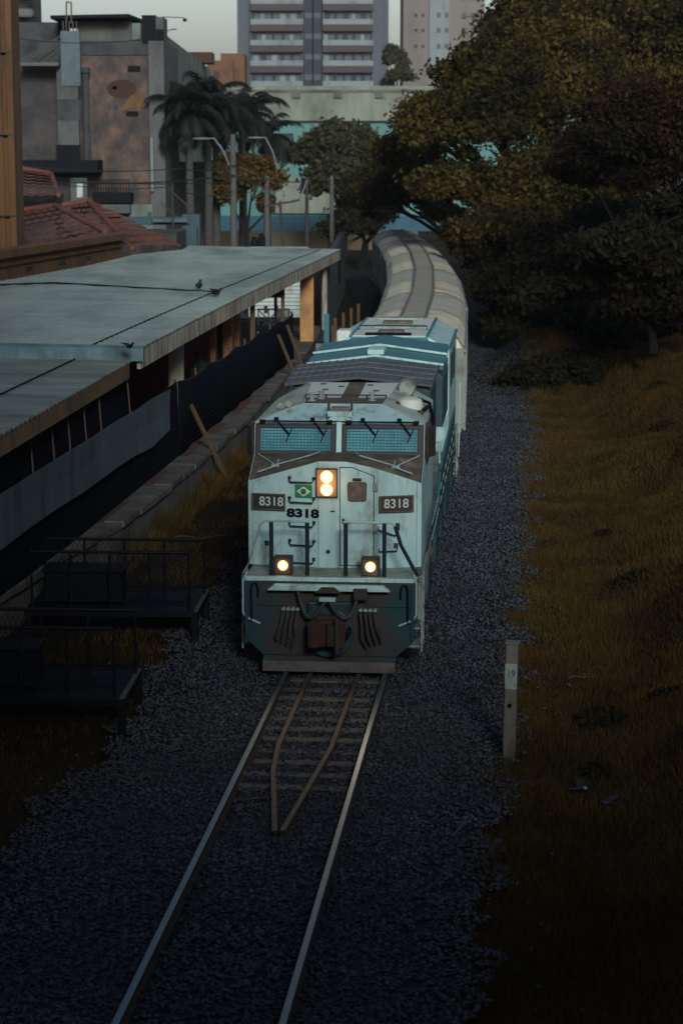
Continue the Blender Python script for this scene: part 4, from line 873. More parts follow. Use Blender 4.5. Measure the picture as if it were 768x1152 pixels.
# tiled roofs
def tile_roof(name, label, quads, ridges, group='red tiled roofs'):
    r = empty(name, (0, 0, 0), 0, label, 'roof', group)
    m = MB()
    for (p0, p1, p2, p3) in quads:     # p0-p1 eave, p3-p2 ridge
        nu = max(6, int((p1 - p0).length / .28)); nv = 8; rows = []
        for j in range(nv + 1):
            row = []
            for i in range(nu + 1):
                u, v_ = i / nu, j / nv; p = (p0 * (1 - u) + p1 * u) * (1 - v_) + (p3 * (1 - u) + p2 * u) * v_
                row.append(p + Vector((0, 0, (.07 if i % 2 else 0) - .0 * j)))
            rows.append(row)
        for j in range(nv):            # overlapping courses
            up = [p + Vector((0, 0, -.10)) for p in rows[j + 1]]; m.strip([rows[j], up])
    m.build('tiles', 'roof_tile', r)
    m = MB()
    for a, b in ridges: m.tube([a + Vector((0, 0, .05)), b + Vector((0, 0, .05))], .13, 8)
    m.build('ridge_tiles', 'roof_tile', r); return r
V = lambda x, y, Y: aty(x, y, Y)
tile_roof('tiled_roof', 'red tiled roof slope directly behind the ochre cornice, beside the orange tower', [(V(-30, 300, 88), V(118, 262, 91), V(62, 232, 100), V(-30, 246, 100))], [(V(-30, 246, 100), V(62, 232, 100)), (V(118, 262, 91), V(62, 232, 100))])
tile_roof('tiled_roof', 'larger hipped red tiled roof in front of the derelict building, sloping down right', [(V(66, 262, 98), V(148, 280, 97), V(100, 226, 108), V(70, 232, 108)), (V(148, 280, 97), V(204, 277, 104), V(104, 226, 109), V(100, 226, 108))], [(V(148, 280, 97), V(100, 226, 108)), (V(70, 232, 108), V(104, 226, 108))])
tile_roof('tiled_roof', 'small dark red tiled roof high at left, under the derelict building', [(V(10, 222, 112), V(66, 220, 113), V(58, 196, 120), V(10, 188, 120))], [(V(10, 188, 120), V(58, 196, 120)), (V(66, 220, 113), V(58, 196, 120))])
# house walls that carry them
h = empty('low_house', (0, 0, 0), 0, 'low brownish house carrying the red tiled roofs behind the canopy', 'house')
a = V(18, 262, 101); b = V(66, 262, 101); m = MB(); m.b2((a.x - 4, 100.5, 0), (b.x + 1.5, 104, a.z - .5)); m.build('wall', 'derelict_dark', h); m = MB(); m.b2((V(66, 250, 110).x, 109, 0), (V(200, 250, 110).x, 116, V(100, 262, 110).z)); m.build('wall', 'derelict_dark', h); m = MB(); m.b2((V(8, 222, 118).x, 117.2, 0), (V(64, 222, 118).x, 121, V(30, 219, 118).z)); m.build('wall', 'derelict_dark', h)
a = V(137, 270, 96); b = V(201, 277, 103); m = MB(); m.prism([(a.x, a.y, 2), (b.x, b.y, 2), (b.x, b.y, b.z + .05), (a.x, a.y, a.z - .25)], (-.2, .3, 0)); m.build('parapet', 'derelict', h)
# white house with siding seen under the canopy and its lattice gate
h = empty('white_house', (0, 0, 0), 0, 'white boarded house seen under the far canopy behind the lattice fence', 'house')
a = V(280, 370, 106); b = V(346, 330, 106); m = MB(); m.b2((a.x, 106, 0), (b.x, 109, 3.5)); m.build('wall', 'white_wall', h)
m = MB()
for k in range(16): m.b2((a.x - .02, 105.96, .4 + k * .2), (b.x + .02, 105.998, .42 + k * .2))
m.build('siding_joint', 'concrete', h)
for x0, x1 in ((297, 301), (309, 313)): p = V(x0, 352, 105.9); q = V(x1, 344, 105.9); m = MB(); m.b2((p.x, 105.90, p.z), (q.x, 105.95, q.z)); m.build('window', 'dark_glass', h)
Yg = 98.0; a = V(290, 372, Yg); b = V(326, 372, Yg); zb, zt2 = V(300, 373, Yg).z, V(300, 347, Yg).z
gt = empty('lattice_fence', (a.x, Yg, 0), 0, 'white lattice fence panel with starburst pattern under the canopy', 'fence'); W = b.x - a.x
m = MB(); m.b2((0, -.03, zt2 - .08), (W, .03, zt2)); m.b2((0, -.03, zb), (W, .03, zb + .08)); m.b2((0, -.03, zb), (.07, .03, zt2)); m.b2((W * .62, -.031, zb), (W * .62 + .08, .031, zt2)); m.b2((W - .07, -.03, zb), (W, .03, zt2)); m.build('frame', 'white_wall', gt)
m = MB(); cx_, cz_ = W * .34, (zb + zt2) / 2
for k in range(4):
    t = k * PI / 4; L = .5 * (zt2 - zb) * (1 if k % 2 == 0 else 1.25); m.bar((cx_ - math.cos(t) * L, 0, cz_ - math.sin(t) * L), (cx_ + math.cos(t) * L, 0, cz_ + math.sin(t) * L), .06, .04, up=(0, 1, 0))
m.build('starburst', 'white_wall', gt)
m = MB()
for k in range(5): x = W * .68 + k * W * .065; m.b2((x, -.02, zb), (x + .07, .02, zt2))
m.build('pickets', 'white_wall', gt)
# brown station sign under the canopy
p = V(310, 330, 78); sg = empty('hanging_sign', (p.x, 78, 0), 0, 'small brown sign board on a post under the canopy edge', 'sign')
m = MB(); m.b2((-.35, -.06, p.z - .15), (.35, .06, p.z + .17)); m.build('board', 'rust', sg, .02); m = MB(); m.b2((-.06, -.05, .78), (.06, .05, p.z - .15)); m.build('pole', 'wood', sg)
# ---------------------------------------------------------------- fences along the platform
FA, FB_, FC, FD = (-6.7, 27.0), (-5.3, 38.9), (-4.1, 51.0), (-1.8, 76.0)
fn = empty('netting_fence', (0, 0, 0), 0, 'black netting fence along the platform with a sagging top edge', 'fence')
def fpt(t, P=FC, Q=FD): return (P[0] + (Q[0] - P[0]) * t, P[1] + (Q[1] - P[1]) * t)
m = MB(); top, bot = [], []
for k in range(41):
    t = k / 40; x, y = fpt(t); sag = .12 * abs(math.sin(t * PI * 5)) ; top.append((x, y, 2.68 - .16 * t - sag)); bot.append((x + .04 * math.sin(k * 1.3), y, .80))
mid = [((a[0] + b[0]) / 2 + .05 * math.sin(i * .9), a[1], (a[2] + b[2]) / 2) for i, (a, b) in enumerate(zip(top, bot))]
m.strip([bot, mid, top]); nt_ = m.build('netting', 'netting', fn, smooth=True); nt_.modifiers.new('t', 'SOLIDIFY').thickness = .012
m = MB()
for k in range(41):
    for j in range(3): pass
for j in range(14):
    z = .95 + j * .12; m.tube([(fpt(k / 20)[0] + .05, fpt(k / 20)[1], z - .01 * k * .5 + .02 * math.sin(k * 2.1 + j)) for k in range(21)], .008, 4)
m.build('net_cord', 'black_steel', fn)
m = MB(); m.tube([(x + .02, y, z) for x, y, z in top], .014, 5); m.build('top_wire', 'pole_dark', fn)
for k in range(9): x, y = fpt(k / 8); m = MB(); m.cyl((x - .06, y, .78), (x - .06, y, 2.72 - .16 * k / 8), .035, 8); m.build('fence_post', 'wood', fn)
# near screen with banner
f2 = empty('screen_fence', (0, 0, 0), 0, 'tall black screen hung under the near canopy with thin timber posts', 'fence')
m = MB(); m.strip([[(FA[0], FA[1], .8), (FA[0] - .2, FA[1], 3.5)], [(FB_[0], FB_[1], .8), (FB_[0] - .15, FB_[1], 3.5)], [(-4.64, 45.6, .8), (-4.85, 45.6, 3.45)]]); o = m.build('screen', 'netting', f2); o.modifiers.new('t', 'SOLIDIFY').thickness = .012
m = MB(); m.strip([[(-4.64, 45.6, .8), (-4.66, 45.6, 2.55)], [(-4.1, 51.0, .8), (-4.12, 51.0, 2.68)]]); o = m.build('screen', 'netting', f2); o.modifiers.new('t', 'SOLIDIFY').thickness = .012
for x, y0, y1 in ((36, 488, 524), (60, 474, 512), (78, 462, 500), (96, 450, 488), (113, 438, 478), (145, 420, 456)):
    p = onplane(x, y1, FB_, FC if x > 120 else FA); q = onplane(x, y0, FB_, FC if x > 120 else FA)
    m = MB(); m.bar((p.x + .05, p.y, p.z - .5), (q.x - .05, q.y, 3.6), .04, .03); m.build('timber_post', 'wood', f2)
PA, PB = (-6.62, 27.0), (-5.22, 38.9); PC = (-4.03, 51.0)
def bnr(x, y):
    p = onplane(x, y, PB, PC)
    return p if p.y > PB[1] else onplane(x, y, PA, PB)
tp = [(-120, 632), (-60, 593), (0, 555), (30, 536), (60, 517), (95, 496), (130, 473), (150, 462), (170, 448), (190, 438)]; bt = [(-120, 700), (-60, 658), (0, 618), (30, 595), (60, 574), (95, 552), (130, 526), (150, 513), (170, 503), (190, 483)]
m = MB(); n_b = len(tp); R_t = [bnr(*p) for p in tp]; R_b = [bnr(*p) for p in bt]
R_m = [(a + b) / 2 + Vector((.012 * math.sin(i * 2.2), 0, 0)) for i, (a, b) in enumerate(zip(R_t, R_b))]
m.strip([[p + Vector((.03, 0, 0)) for p in R_b], R_m, [p + Vector((.03, 0, 0)) for p in R_t]])
o = m.build('tarpaulin', 'banner'); o.modifiers.new('t', 'SOLIDIFY').thickness = .01
tag(o, 'long grey tarpaulin banner stretched along the black screen', 'banner')
# leaning planks
PLK = [((212, 455), (256, 540), 'thick brown plank leaning on the near end of the netting fence'), ((311, 377), (345, 455), 'brown pole leaning on the fence, left of the far pair'), ((321, 366), (352, 446), 'brown pole leaning on the fence, right of the far pair')]
for (x0, y0), (x1, y1), lb in PLK:
    q = onplane(x0, y0, FC, FD); p = at(x1, y1, .02)
    m = MB(); m.bar(p, q + Vector((.06, 0, .0)), .11, .07); o = m.build('leaning_plank', 'wood', bevel=.008); tag(o, lb, 'plank')
# folded chair behind the column
# ---------------------------------------------------------------- black steel stands with mesh rails
def stand():
    r = empty('steel_stand'); zt = .55; L = 3.0; D = 1.75     # right end at x=0, near side y=0
    m = MB(); m.b2((-L, 0, zt - .10), (0, .07, zt)); m.b2((-L, D - .07, zt - .10), (0, D, zt)); m.b2((-.08, .07, zt - .10), (0, D - .07, zt - .001)); m.b2((-L, .07, zt - .1), (-L + .08, D - .07, zt - .001)); m.build('deck_frame', 'black_steel', r, .006)
    for k in range(10): m = MB(); y = .12 + k * .155; m.b2((-L + .09, y, zt - .04), (-.09, y + .11, zt - .005)); m.build('deck_slat', 'black_steel', r)
    m = MB(); m.b2((-.075, .0, zt), (.0, D, zt + .012)); m.build('edge_strip', 'pole_concrete', r)
    for x in (-.11, -L + .02):
        for y in (0, D - .11): m = MB(); m.b2((x, y, 0), (x + .11, y + .11, zt - .1)); m.build('leg', 'black_steel', r, .006)
    for y, x1, h in ((.25, -.18, .98), (1.45, -.05, .98)):
        m = MB(); m.tube([(-L + .1, y, zt), (-L + .1, y, zt + h), (x1, y, zt + h), (x1, y, zt)], .03, 8); m.tube([(-L + .1, y, zt + .12), (x1, y, zt + .12)], .02, 6)
        for k in (1, 2, 3): x = -L + .1 + (x1 + L - .1) * k / 4; m.tube([(x, y, zt), (x, y, zt + h)], .025, 6)
        rl = m.build('railing', 'black_steel', r)
        m = MB(); 
        for k in range(34):
            x = -L + .1 + k * (x1 + L - .1) / 34; dx = (x1 + L - .1) / 34 * 6
            if x + dx <= x1 + .02: m.bar((x, y, zt + .12), (x + dx, y, zt + h), .007, .006); m.bar((x + dx, y + .006, zt + .12), (x, y + .006, zt + h), .007, .006)
        m.build('wire_mesh', 'black_steel', rl)
    m = MB(); m.b2((-L + .25, .6, zt + .012), (-L + 1.6, 1.2, zt + .55)); m.b2((-L + .2, .55, zt + .55), (-L + 1.65, 1.25, zt + .60)); m.build('locker', 'black_steel', r, .02)
    return r
s1 = stand(); s1.location = (-2.46, 34.2, 0); s1.rotation_euler = (0, 0, -.05); tag(s1, 'farther black steel stand with mesh railings, beside the platform edge wall', 'stand', 'black steel stands')
s2 = copy_tree(s1); s2.location = (-3.12, 28.5, 0); tag(s2, 'nearer black steel stand at the left picture edge, above the bare ballast', 'stand', 'black steel stands')
# ---------------------------------------------------------------- pigeons on the canopy
def cz(x, y): return at(x, y, 4.10)
p = cz(224, 327); bird('pigeon', (p.x, p.y, 4.10), 1.4, 1.25, 'upright pigeon on the canopy roof by the gutter line', False)
p = cz(243, 334); bird('pigeon', (p.x, p.y, 4.09), .2, 1.0, 'pigeon with raised wings on the canopy roof, right of the upright one', True)
p = at(152, 394, 4.12); bird('pigeon', (p.x - .12, p.y, 4.12), .5, .62, 'pigeon with raised wings at the roof step by the canopy edge', True)
# ---------------------------------------------------------------- person under the canopy
pp = aty(224, 400, 60.5)
pr = empty('person', (pp.x, 60.5, .78), -.3, 'person in dark clothes standing under the canopy beside the red wall', 'person')
J = {'pel': (0, 0, .95), 'wai': (0, 0, 1.12), 'che': (0, 0, 1.33), 'nek': (0, .0, 1.50), 'hd': (0, -.02, 1.60), 'tp': (0, -.02, 1.72),
     'hl': (-.10, 0, .90), 'kl': (-.11, -.02, .50), 'al': (-.11, .02, .08), 'fl': (-.12, -.14, .03), 'hr': (.10, 0, .90), 'kr': (.12, -.03, .50), 'ar': (.13, .02, .08), 'fr': (.14, -.14, .03),
     'sl': (-.19, 0, 1.40), 'el': (-.25, .02, 1.13), 'wl': (-.24, -.10, .90), 'nl': (-.235, -.13, .80), 'sr': (.19, 0, 1.40), 'er': (.30, -.02, 1.17), 'wr': (.30, -.22, 1.24), 'nr': (.29, -.31, 1.27)}
E_ = [('pel', 'wai'), ('wai', 'che'), ('che', 'nek'), ('nek', 'hd'), ('hd', 'tp'), ('pel', 'hl'), ('hl', 'kl'), ('kl', 'al'), ('al', 'fl'), ('pel', 'hr'), ('hr', 'kr'), ('kr', 'ar'), ('ar', 'fr'), ('che', 'sl'), ('sl', 'el'), ('el', 'wl'), ('wl', 'nl'), ('che', 'sr'), ('sr', 'er'), ('er', 'wr'), ('wr', 'nr')]
RD = {'pel': .15, 'wai': .14, 'che': .17, 'nek': .055, 'hd': .085, 'tp': .07, 'hl': .09, 'kl': .06, 'al': .042, 'fl': .035, 'hr': .09, 'kr': .06, 'ar': .042, 'fr': .035, 'sl': .065, 'el': .045, 'wl': .032, 'nl': .028, 'sr': .065, 'er': .045, 'wr': .032, 'nr': .028}
ks = list(J); me = bpy.data.meshes.new('body'); me.from_pydata([J[k] for k in ks], [(ks.index(a), ks.index(b)) for a, b in E_], []); bo = bpy.data.objects.new('body', me); COL.objects.link(bo); bo.parent = pr
sk = bo.modifiers.new('skin', 'SKIN'); sk.use_smooth_shade = True
for i, k in enumerate(ks): me.skin_vertices[0].data[i].radius = (RD[k], RD[k] * (.7 if k in ('che', 'wai', 'pel') else 1))
me.skin_vertices[0].data[0].use_root = True
bo.modifiers.new('s', 'SUBSURF').levels = 1; bo.modifiers['s'].render_levels = 1; me.materials.append(MATS['dark_cloth'])
m = MB(); m.lathe((0, -.015, 1.62), [(.0, .125), (.06, .115), (.095, .07), (.10, .02), (.085, -.02)], 14); m.build('hair', 'hair', pr, smooth=True)
for s in (-1, 1):
    h_ = MB(); w = Vector(J['nl'] if s < 0 else J['nr'])
    for k in range(4): h_.tube([w + Vector((.018 * (k - 1.5), 0, 0)), w + Vector((.02 * (k - 1.5), -.02, -.05)), w + Vector((.02 * (k - 1.5), -.035, -.08 + .008 * abs(k - 1)))], .009, 6)
    h_.tube([w + Vector((s * -.03, -.005, .02)), w + Vector((s * -.05, -.03, -.02)), w + Vector((s * -.045, -.05, -.045))], .010, 6); h_.build('fingers', 'skin', pr, smooth=True)
# ---------------------------------------------------------------- derelict building at left
YD = 140.0
d = empty('derelict_building', (0, 0, 0), 0, 'tall derelict building with peeling brown plaster and flat dark roof slab', 'building')
def R3(x0, y0, x1, y1, Y, dep, name, mat, par, bev=0.0, off=0.0):
    a = aty(x0, y1, Y); b = aty(x1, y0, Y); m = MB(); m.b2((a.x, Y - off, a.z), (b.x, Y + dep, b.z)); return m.build(name, mat, par, bev)
gz = aty(100, 300, YD).z
a = aty(88, 62, YD); b = aty(171, 62, YD); m = MB(); m.b2((a.x, YD, 0), (b.x, YD + 16, a.z)); m.build('peeling_wall', 'derelict', d)
a = aty(-10, 75, YD); b = aty(90, 75, YD); m = MB(); m.b2((a.x, YD - .5, 0), (b.x - .1, YD + 14, a.z)); m.build('dark_wall', 'derelict_dark', d)
R3(88, 46, 171, 62, YD, 15, 'parapet', 'concrete_dark', d, 0, .12)
R3(-10, 46, 88, 75, YD, 3, 'low_parapet', 'concrete_dark', d, 0, .3)
R3(20, 25, 66, 46, YD + 6, 6, 'roof_room', 'concrete_dark', d)
R3(88, 24, 148, 46, YD + 4, 8, 'roof_room', 'concrete', d); R3(149, 26, 158, 45, YD + 4, .2, 'roof_window', 'pale_green', d, 0, .05)
R3(158, 27, 166, 46, YD + 4, 8, 'roof_room', 'concrete_dark', d)
p0 = aty(57, 24, YD + 2); p1 = aty(145, 21, YD + 2); p2 = aty(166, 27, YD + 12); m = MB(); m.prism([(p0.x, YD + 2, p1.z), (p1.x, YD + 2, p1.z + .1), (p2.x + .4, YD + 13, p1.z + .1), (p0.x, YD + 13, p1.z)], (0, 0, .22)); m.build('roof_slab', 'black', d)
R3(160, 17, 175, 48, YD - .3, 3, 'stair_shaft', 'black', d); R3(174, 19, 184, 48, YD - .2, 3, 'stair_shaft', 'concrete', d)
R3(171, 46, 184, 300, YD - .5, 12, 'side_pilaster', 'concrete', d); R3(176, 33, 184, 48, YD - .4, .2, 'shaft_opening', 'black', d, 0, .05)
R3(170, 155, 172, 215, YD - 1, .3, 'drain_pipe', 'lamp_grey', d)
for x0, y0, x1, y1 in ((144, 74, 158, 81), (142, 125, 156, 131)): R3(x0, y0, x1, y1, YD, .3, 'wall_opening', 'black', d, 0, .04)
rr = random.Random(5)
for cx0, cy0, w0, h0 in ((129, 99, 3, 2), (131, 121, 3.5, 4), (166, 118, 4, 6), (134, 162, 3.5, 3.5), (127, 137, 2.5, 2)):
    q = aty(cx0, cy0, YD); k = YD / F; m = MB(); m.prism([(q.x + w0 * k * rr.uniform(.6, 1.15) * math.cos(t), YD - .03, q.z + h0 * k * rr.uniform(.6, 1.15) * math.sin(t)) for t in [2 * PI * i / 11 for i in range(11)]], (0, .05, 0)); m.build('plaster_hole', rr.choice(('concrete_dark', 'derelict_dark')), d)
a = aty(137, 100, YD); m = MB(); m.prism([(a.x + 1.0 * math.cos(t), YD - .03, a.z + .62 * math.sin(t)) for t in [2 * PI * k / 18 for k in range(18)]], (0, .06, 0)); m.build('plaster_patch', 'rust', d)
a = aty(150, 112, YD); m = MB(); m.prism([(a.x - .9, YD - .035, a.z - .7), (a.x + .8, YD - .035, a.z - .5), (a.x + .7, YD - .035, a.z + .5), (a.x - .1, YD - .035, a.z + .3)], (0, .06, 0)); m.build('plaster_patch', 'orange_wall', d)
a = aty(130, 160, YD); m = MB(); m.prism([(a.x - .8 + .9 * math.cos(t) * 1.3, YD - .03, a.z - .6 + .7 * math.sin(t)) for t in [2 * PI * k / 11 for k in range(11)]], (0, .06, 0)); m.build('plaster_patch', 'derelict', d)
# sign tower (pale blue panel on a steel frame)
s_ = empty('sign_tower', (aty(78, 60, YD - 2).x, YD - 2, 0), 0, 'narrow pale blue panel on a rusty frame mounted at the derelict facade', 'sign tower')
bx = aty(78, 60, YD - 2).x
def rs(x0, y0, x1, y1, name, mat, off=0, dep=.3):
    a = aty(x0, y1, YD - 2); b = aty(x1, y0, YD - 2); m = MB(); m.b2((a.x - bx, off, a.z), (b.x - bx, off + dep, b.z)); return m.build(name, mat, s_)
rs(70, 35, 90, 97, 'panel', 'panel_blue', -.2); rs(66, 75, 69.5, 180, 'frame_post', 'concrete', 0); rs(69, 97, 88, 112, 'lower_panel', 'concrete', -.1); rs(65, 112, 90, 136, 'box', 'concrete_dark', -.05); rs(66, 136, 89, 163, 'pale_panel', 'concrete', -.1); rs(64, 163, 90, 185, 'box', 'black', -.05)
for x in (71, 74.5, 78, 82, 86): rs(x, 24, x + 1, 36, 'frame_bar', 'frame_brown', -.1, .1)
m = MB(); 
for (x0, y0), (x1, y1) in (((75, 2), (75, 26)), ((80.5, 3), (80.5, 26)), ((75, 2), (80.5, 3)), ((69, 40), (20, 72)), ((70, 52), (40, 76)), ((60, 48), (24, 74))):
    a = aty(x0, y0, YD - 2); b = aty(x1, y1, YD - 2); m.bar((a.x - bx, 0, a.z), (b.x - bx, 0, b.z), .09, .09)
m.build('steel_frame', 'frame_brown', s_)
a = aty(96, 76, YD - 1); tk = empty('vent_duct', (a.x, YD - 1, 0), 0, 'round grey duct with a collar running up the peeling wall', 'duct')
m = MB(); m.lathe((0, 0, 0), [(.22, aty(96, 182, YD).z), (.22, a.z - .4), (.36, a.z - .35), (.36, a.z), (0, a.z)], 14); m.build('pipe', 'concrete_dark', tk, smooth=True)
# lean-to roof + balcony with bars at the base
R3(20, 70, 66, 74, YD - 3, 2, 'lean_to_roof', 'concrete', d); R3(20, 180, 110, 194, YD - 3, 3, 'dark_awning', 'black', d)
a = aty(104, 228, YD - 2); b = aty(145, 202, YD - 2); m = MB(); 
for k in range(14): x = a.x + (b.x - a.x) * k / 13; m.b2((x - .03, YD - 2, a.z), (x + .03, YD - 1.94, b.z))
m.b2((a.x, YD - 2.02, b.z - .06), (b.x, YD - 1.9, b.z)); m.build('balcony_bars', 'black', d)
R3(104, 217, 147, 228, YD - 2.1, 2.2, 'balcony_base', 'black', d); R3(80, 200, 98, 232, YD - 2, 1.8, 'annex_wall', 'concrete', d); R3(87, 205, 93, 222, YD - 2.1, .3, 'pale_door', 'white_wall', d)
R3(112, 230, 146, 240, YD - 2, 2, 'white_base', 'concrete', d); R3(146, 230, 172, 300, YD - 1, .8, 'pale_blue_base', 'pale_green', d)
# pale grey-green building receding to the right of it
g_ = empty('pale_building', (0, 0, 0), 0, 'pale green-grey building side receding behind the palm crowns', 'building')
a = aty(185, 38, 152); b = aty(237, 57, 215)
m = MB(); m.prism([(a.x, 152, 0), (b.x, 215, 0), (b.x, 215, a.z), (a.x, 152, a.z)], (-6, 2, 0)); m.build('wall', 'pale_green', g_)
m = MB(); m.prism([(a.x + .02, 151.9, a.z - 3.4), (b.x + .04, 215, a.z - 3.4), (b.x + .04, 215, a.z - 3.2), (a.x + .02, 151.9, a.z - 3.2)], (.03, 0, 0))
for k in range(9): t = .08 + k * .105; x = a.x + (b.x - a.x) * t; y = 152 + 63 * t; m.b2((x, y, a.z - 3.2), (x + .05, y + .25, a.z - .3))
m.build('facade_joint', 'concrete_dark', g_)
m = MB(); q = aty(225, 46, 200); m.b2((q.x - 1.5, 199, a.z), (q.x + 1.2, 203, a.z + 1.0)); m.build('roof_tank', 'rust', g_)
q = aty(187, 100, 151); r_ = aty(235, 100, 151); 
w_ = empty('grey_wall', (0, 0, 0), 0, 'grey rendered wall behind the palm trunks', 'wall'); R3(185, 182, 232, 290, 158, .4, 'wall', 'concrete', w_)
# aerial on the stair shaft
p = aty(183, 19, YD); q = aty(208, 20, YD); o = empty('roof_aerial', (p.x, YD, 0), 0, 'thin horizontal aerial with small end fittings on the stair shaft', 'aerial'); m = MB(); m.bar((0, 0, p.z), (q.x - p.x, 0, q.z), .05, .05); m.box((q.x - p.x, 0, q.z - .15), (.25, .1, .2)); r2 = aty(196, 33, YD); m.bar((.2, 0, p.z - .9), (r2.x - p.x, 0, r2.z), .05, .05); m.box((r2.x - p.x, 0, r2.z), (.35, .08, .06)); m.build('boom', 'black', o)
# ---------------------------------------------------------------- orange house
oh = empty('orange_house', (0, 0, 0), 0, 'orange brown building with stepped roof beside the grey tower', 'building')
R3(234, 68, 262, 140, 250, 8, 'wall', 'far_orange', oh); R3(249, 60, 275, 140, 252, 8, 'wall', 'far_orange', oh); R3(240, 80, 247, 87, 250, .3, 'window', 'dark_glass', oh, 0, .08); R3(256, 80, 263, 87, 252, .3, 'window', 'dark_glass', oh, 0, .08)
# ---------------------------------------------------------------- grey apartment tower with balconies
YT = 330.0; sT = F / YT
T = empty('apartment_tower', (aty(353, 90, YT).x, YT, 0), 0, 'wide grey apartment tower with white balcony bands and dark glazed centre', 'building'); tx = T.location.x
def TB(x0, y0, x1, y1, off, dep, name, mat, par=None):
    a = aty(x0, y1, YT); b = aty(x1, y0, YT); m = MB(); m.b2((a.x - tx, off, a.z), (b.x - tx, off + dep, b.z)); return m.build(name, mat, par or T)
zb = -0.0
a = aty(270, 400, YT); b = aty(437, 0, YT); m = MB(); m.b2((a.x - tx, 0, 0), (b.x - tx, 18, 52)); m.build('wall', 'tower_grey', T)
m = MB(); m.b2((aty(341, 0, YT).x - tx, -.25, 0), (aty(363, 0, YT).x - tx, .0, 52)); m.build('glazed_core', 'dark_glass', T)
fy_ = [101, 78, 55, 31.5, 8.5, -15, -38]
for i, y in enumerate(fy_):
    for x0, x1 in ((282, 341), (363, 419.5)):
        w = TB(x0, y - 17, x1, y - 9.5, .02 - .15, .15, 'window_band', 'tower_grey')
        r_ = random.Random(i * 7 + int(x0))
        for k in range(5):
            xx = x0 + 2 + k * (x1 - x0 - 6) / 5 + r_.uniform(-1, 1); TB(xx, y - 16.5, xx + r_.choice((4, 6, 3)), y - 9, -.2, .06, 'window', r_.choice(('dark_glass', 'dark_glass', 'tower_white')), w)
        bc = TB(x0, y - 9.5, x1, y - 3.5, -1.5, 1.4, 'balcony', 'tower_white'); TB(x0, y - 3.5, x1, y + 4, -1.45, 1.3, 'parapet', 'tower_brown', bc)
        for k in (0, 1): xx = x0 if k == 0 else x1 - 1.5; TB(xx, y - 17, xx + 1.5, y - 9.5, -1.4, 1.3, 'side_screen', 'tower_grey', bc)
    TB(343, y - 17, 361, y - 11, -.32, .05, 'core_panel', 'tower_grey'); TB(351.2, y - 19, 352.8, y + 4, -.36, .1, 'core_mullion', 'black')
# pink tower
PT = empty('pink_tower', (0, 0, 0), 0, 'pinkish apartment tower with rows of tiny windows behind the tree', 'building')
a = aty(453, 90, 350); b = aty(545, 0, 350); m = MB(); m.b2((a.x, 350, 0), (b.x, 368, 50)); m.build('wall', 'tower_pink', PT)
a = aty(483, 0, 350); b = aty(505, 0, 350); m = MB(); m.b2((a.x, 349.6, 0), (b.x, 350, 50)); m.build('pale_strip', 'tower_white', PT)
for y in (-5, 16, 33, 51):
    for x in (466, 474): a = aty(x, y + 3, 350); m = MB(); m.b2((a.x, 349.9, a.z), (a.x + .45, 350.05, a.z + .5)); m.build('window', 'dark_glass', PT)
    for x in (491, 500, 520, 530): a = aty(x, y + 4, 350); m = MB(); m.b2((a.x, 349.5, a.z), (a.x + .6, 350.05, a.z + .8)); m.build('window', 'tower_grey', PT)
# balcony tower top left
BT = empty('balcony_tower', (0, 0, 0), 0, 'dark apartment tower with rounded balconies in the top left corner', 'building')
a = aty(-40, 30, 260); b = aty(31, 0, 260); m = MB(); m.b2((a.x, 260, 0), (b.x, 272, 40)); m.build('wall', 'derelict_dark', BT)
for y in (-8, 17): 
    a = aty(20, y, 259); m = MB(); m.b2((a.x - 3, 257, a.z - .4), (aty(40, y, 259).x, 260, a.z + .7)); m.build('balcony', 'concrete', BT, .3); m = MB(); m.b2((a.x - 3, 256.8, a.z + .8), (aty(40, y, 259).x, 257, a.z + .9)); m.build('balcony_rail', 'black', BT)
# teal hall with concrete parapet
YH_ = 240.0
hl_ = empty('teal_hall', (0, 0, 0), 0, 'long teal walled hall with a stained concrete parapet below the grey tower', 'building')
R3(225, 136, 700, 330, YH_, 14, 'teal_wall', 'teal_panel', hl_); R3(222, 97, 700, 136, YH_, 3, 'parapet', 'parapet', hl_, 0, .8); R3(222, 101, 700, 104, YH_ - .82, .3, 'coping_line', 'concrete', hl_, 0, .1)
for x in (333, 380, 426): R3(x - 4, 104, x + 5, 110, YH_ - 1.2, .6, 'bracket', 'concrete', hl_)
for x in (318, 352): R3(x - 12, 150, x + 12, 178, YH_ - .1, .3, 'wall_opening', 'dark_glass', hl_)
R3(310, 200, 420, 240, YH_ - 6, 1, 'pale_wall', 'parapet', hl_)
# far blue wall, yard and low pale wall
bw = empty('blue_wall', (0, 0, 0), 0, 'low blue painted wall across the far end of the yard', 'wall'); R3(214, 243, 520, 260, 196, .4, 'wall', 'blue_paint', bw); R3(214, 242, 520, 243.5, 195.9, .5, 'coping', 'teal', bw)
yw = empty('pale_wall', (0, 0, 0), 0, 'low pale yellowish wall below the blue one', 'wall'); R3(200, 260, 470, 300, 184, .4, 'wall', 'dry_yard', yw)
g = MB(); g.strip([[(-60, 105, .03), (-2.5, 105, .03)], [(-60, 183, .03), (-8, 183, .03)]]); tag(g.build('street', 'asphalt'), kind='structure')
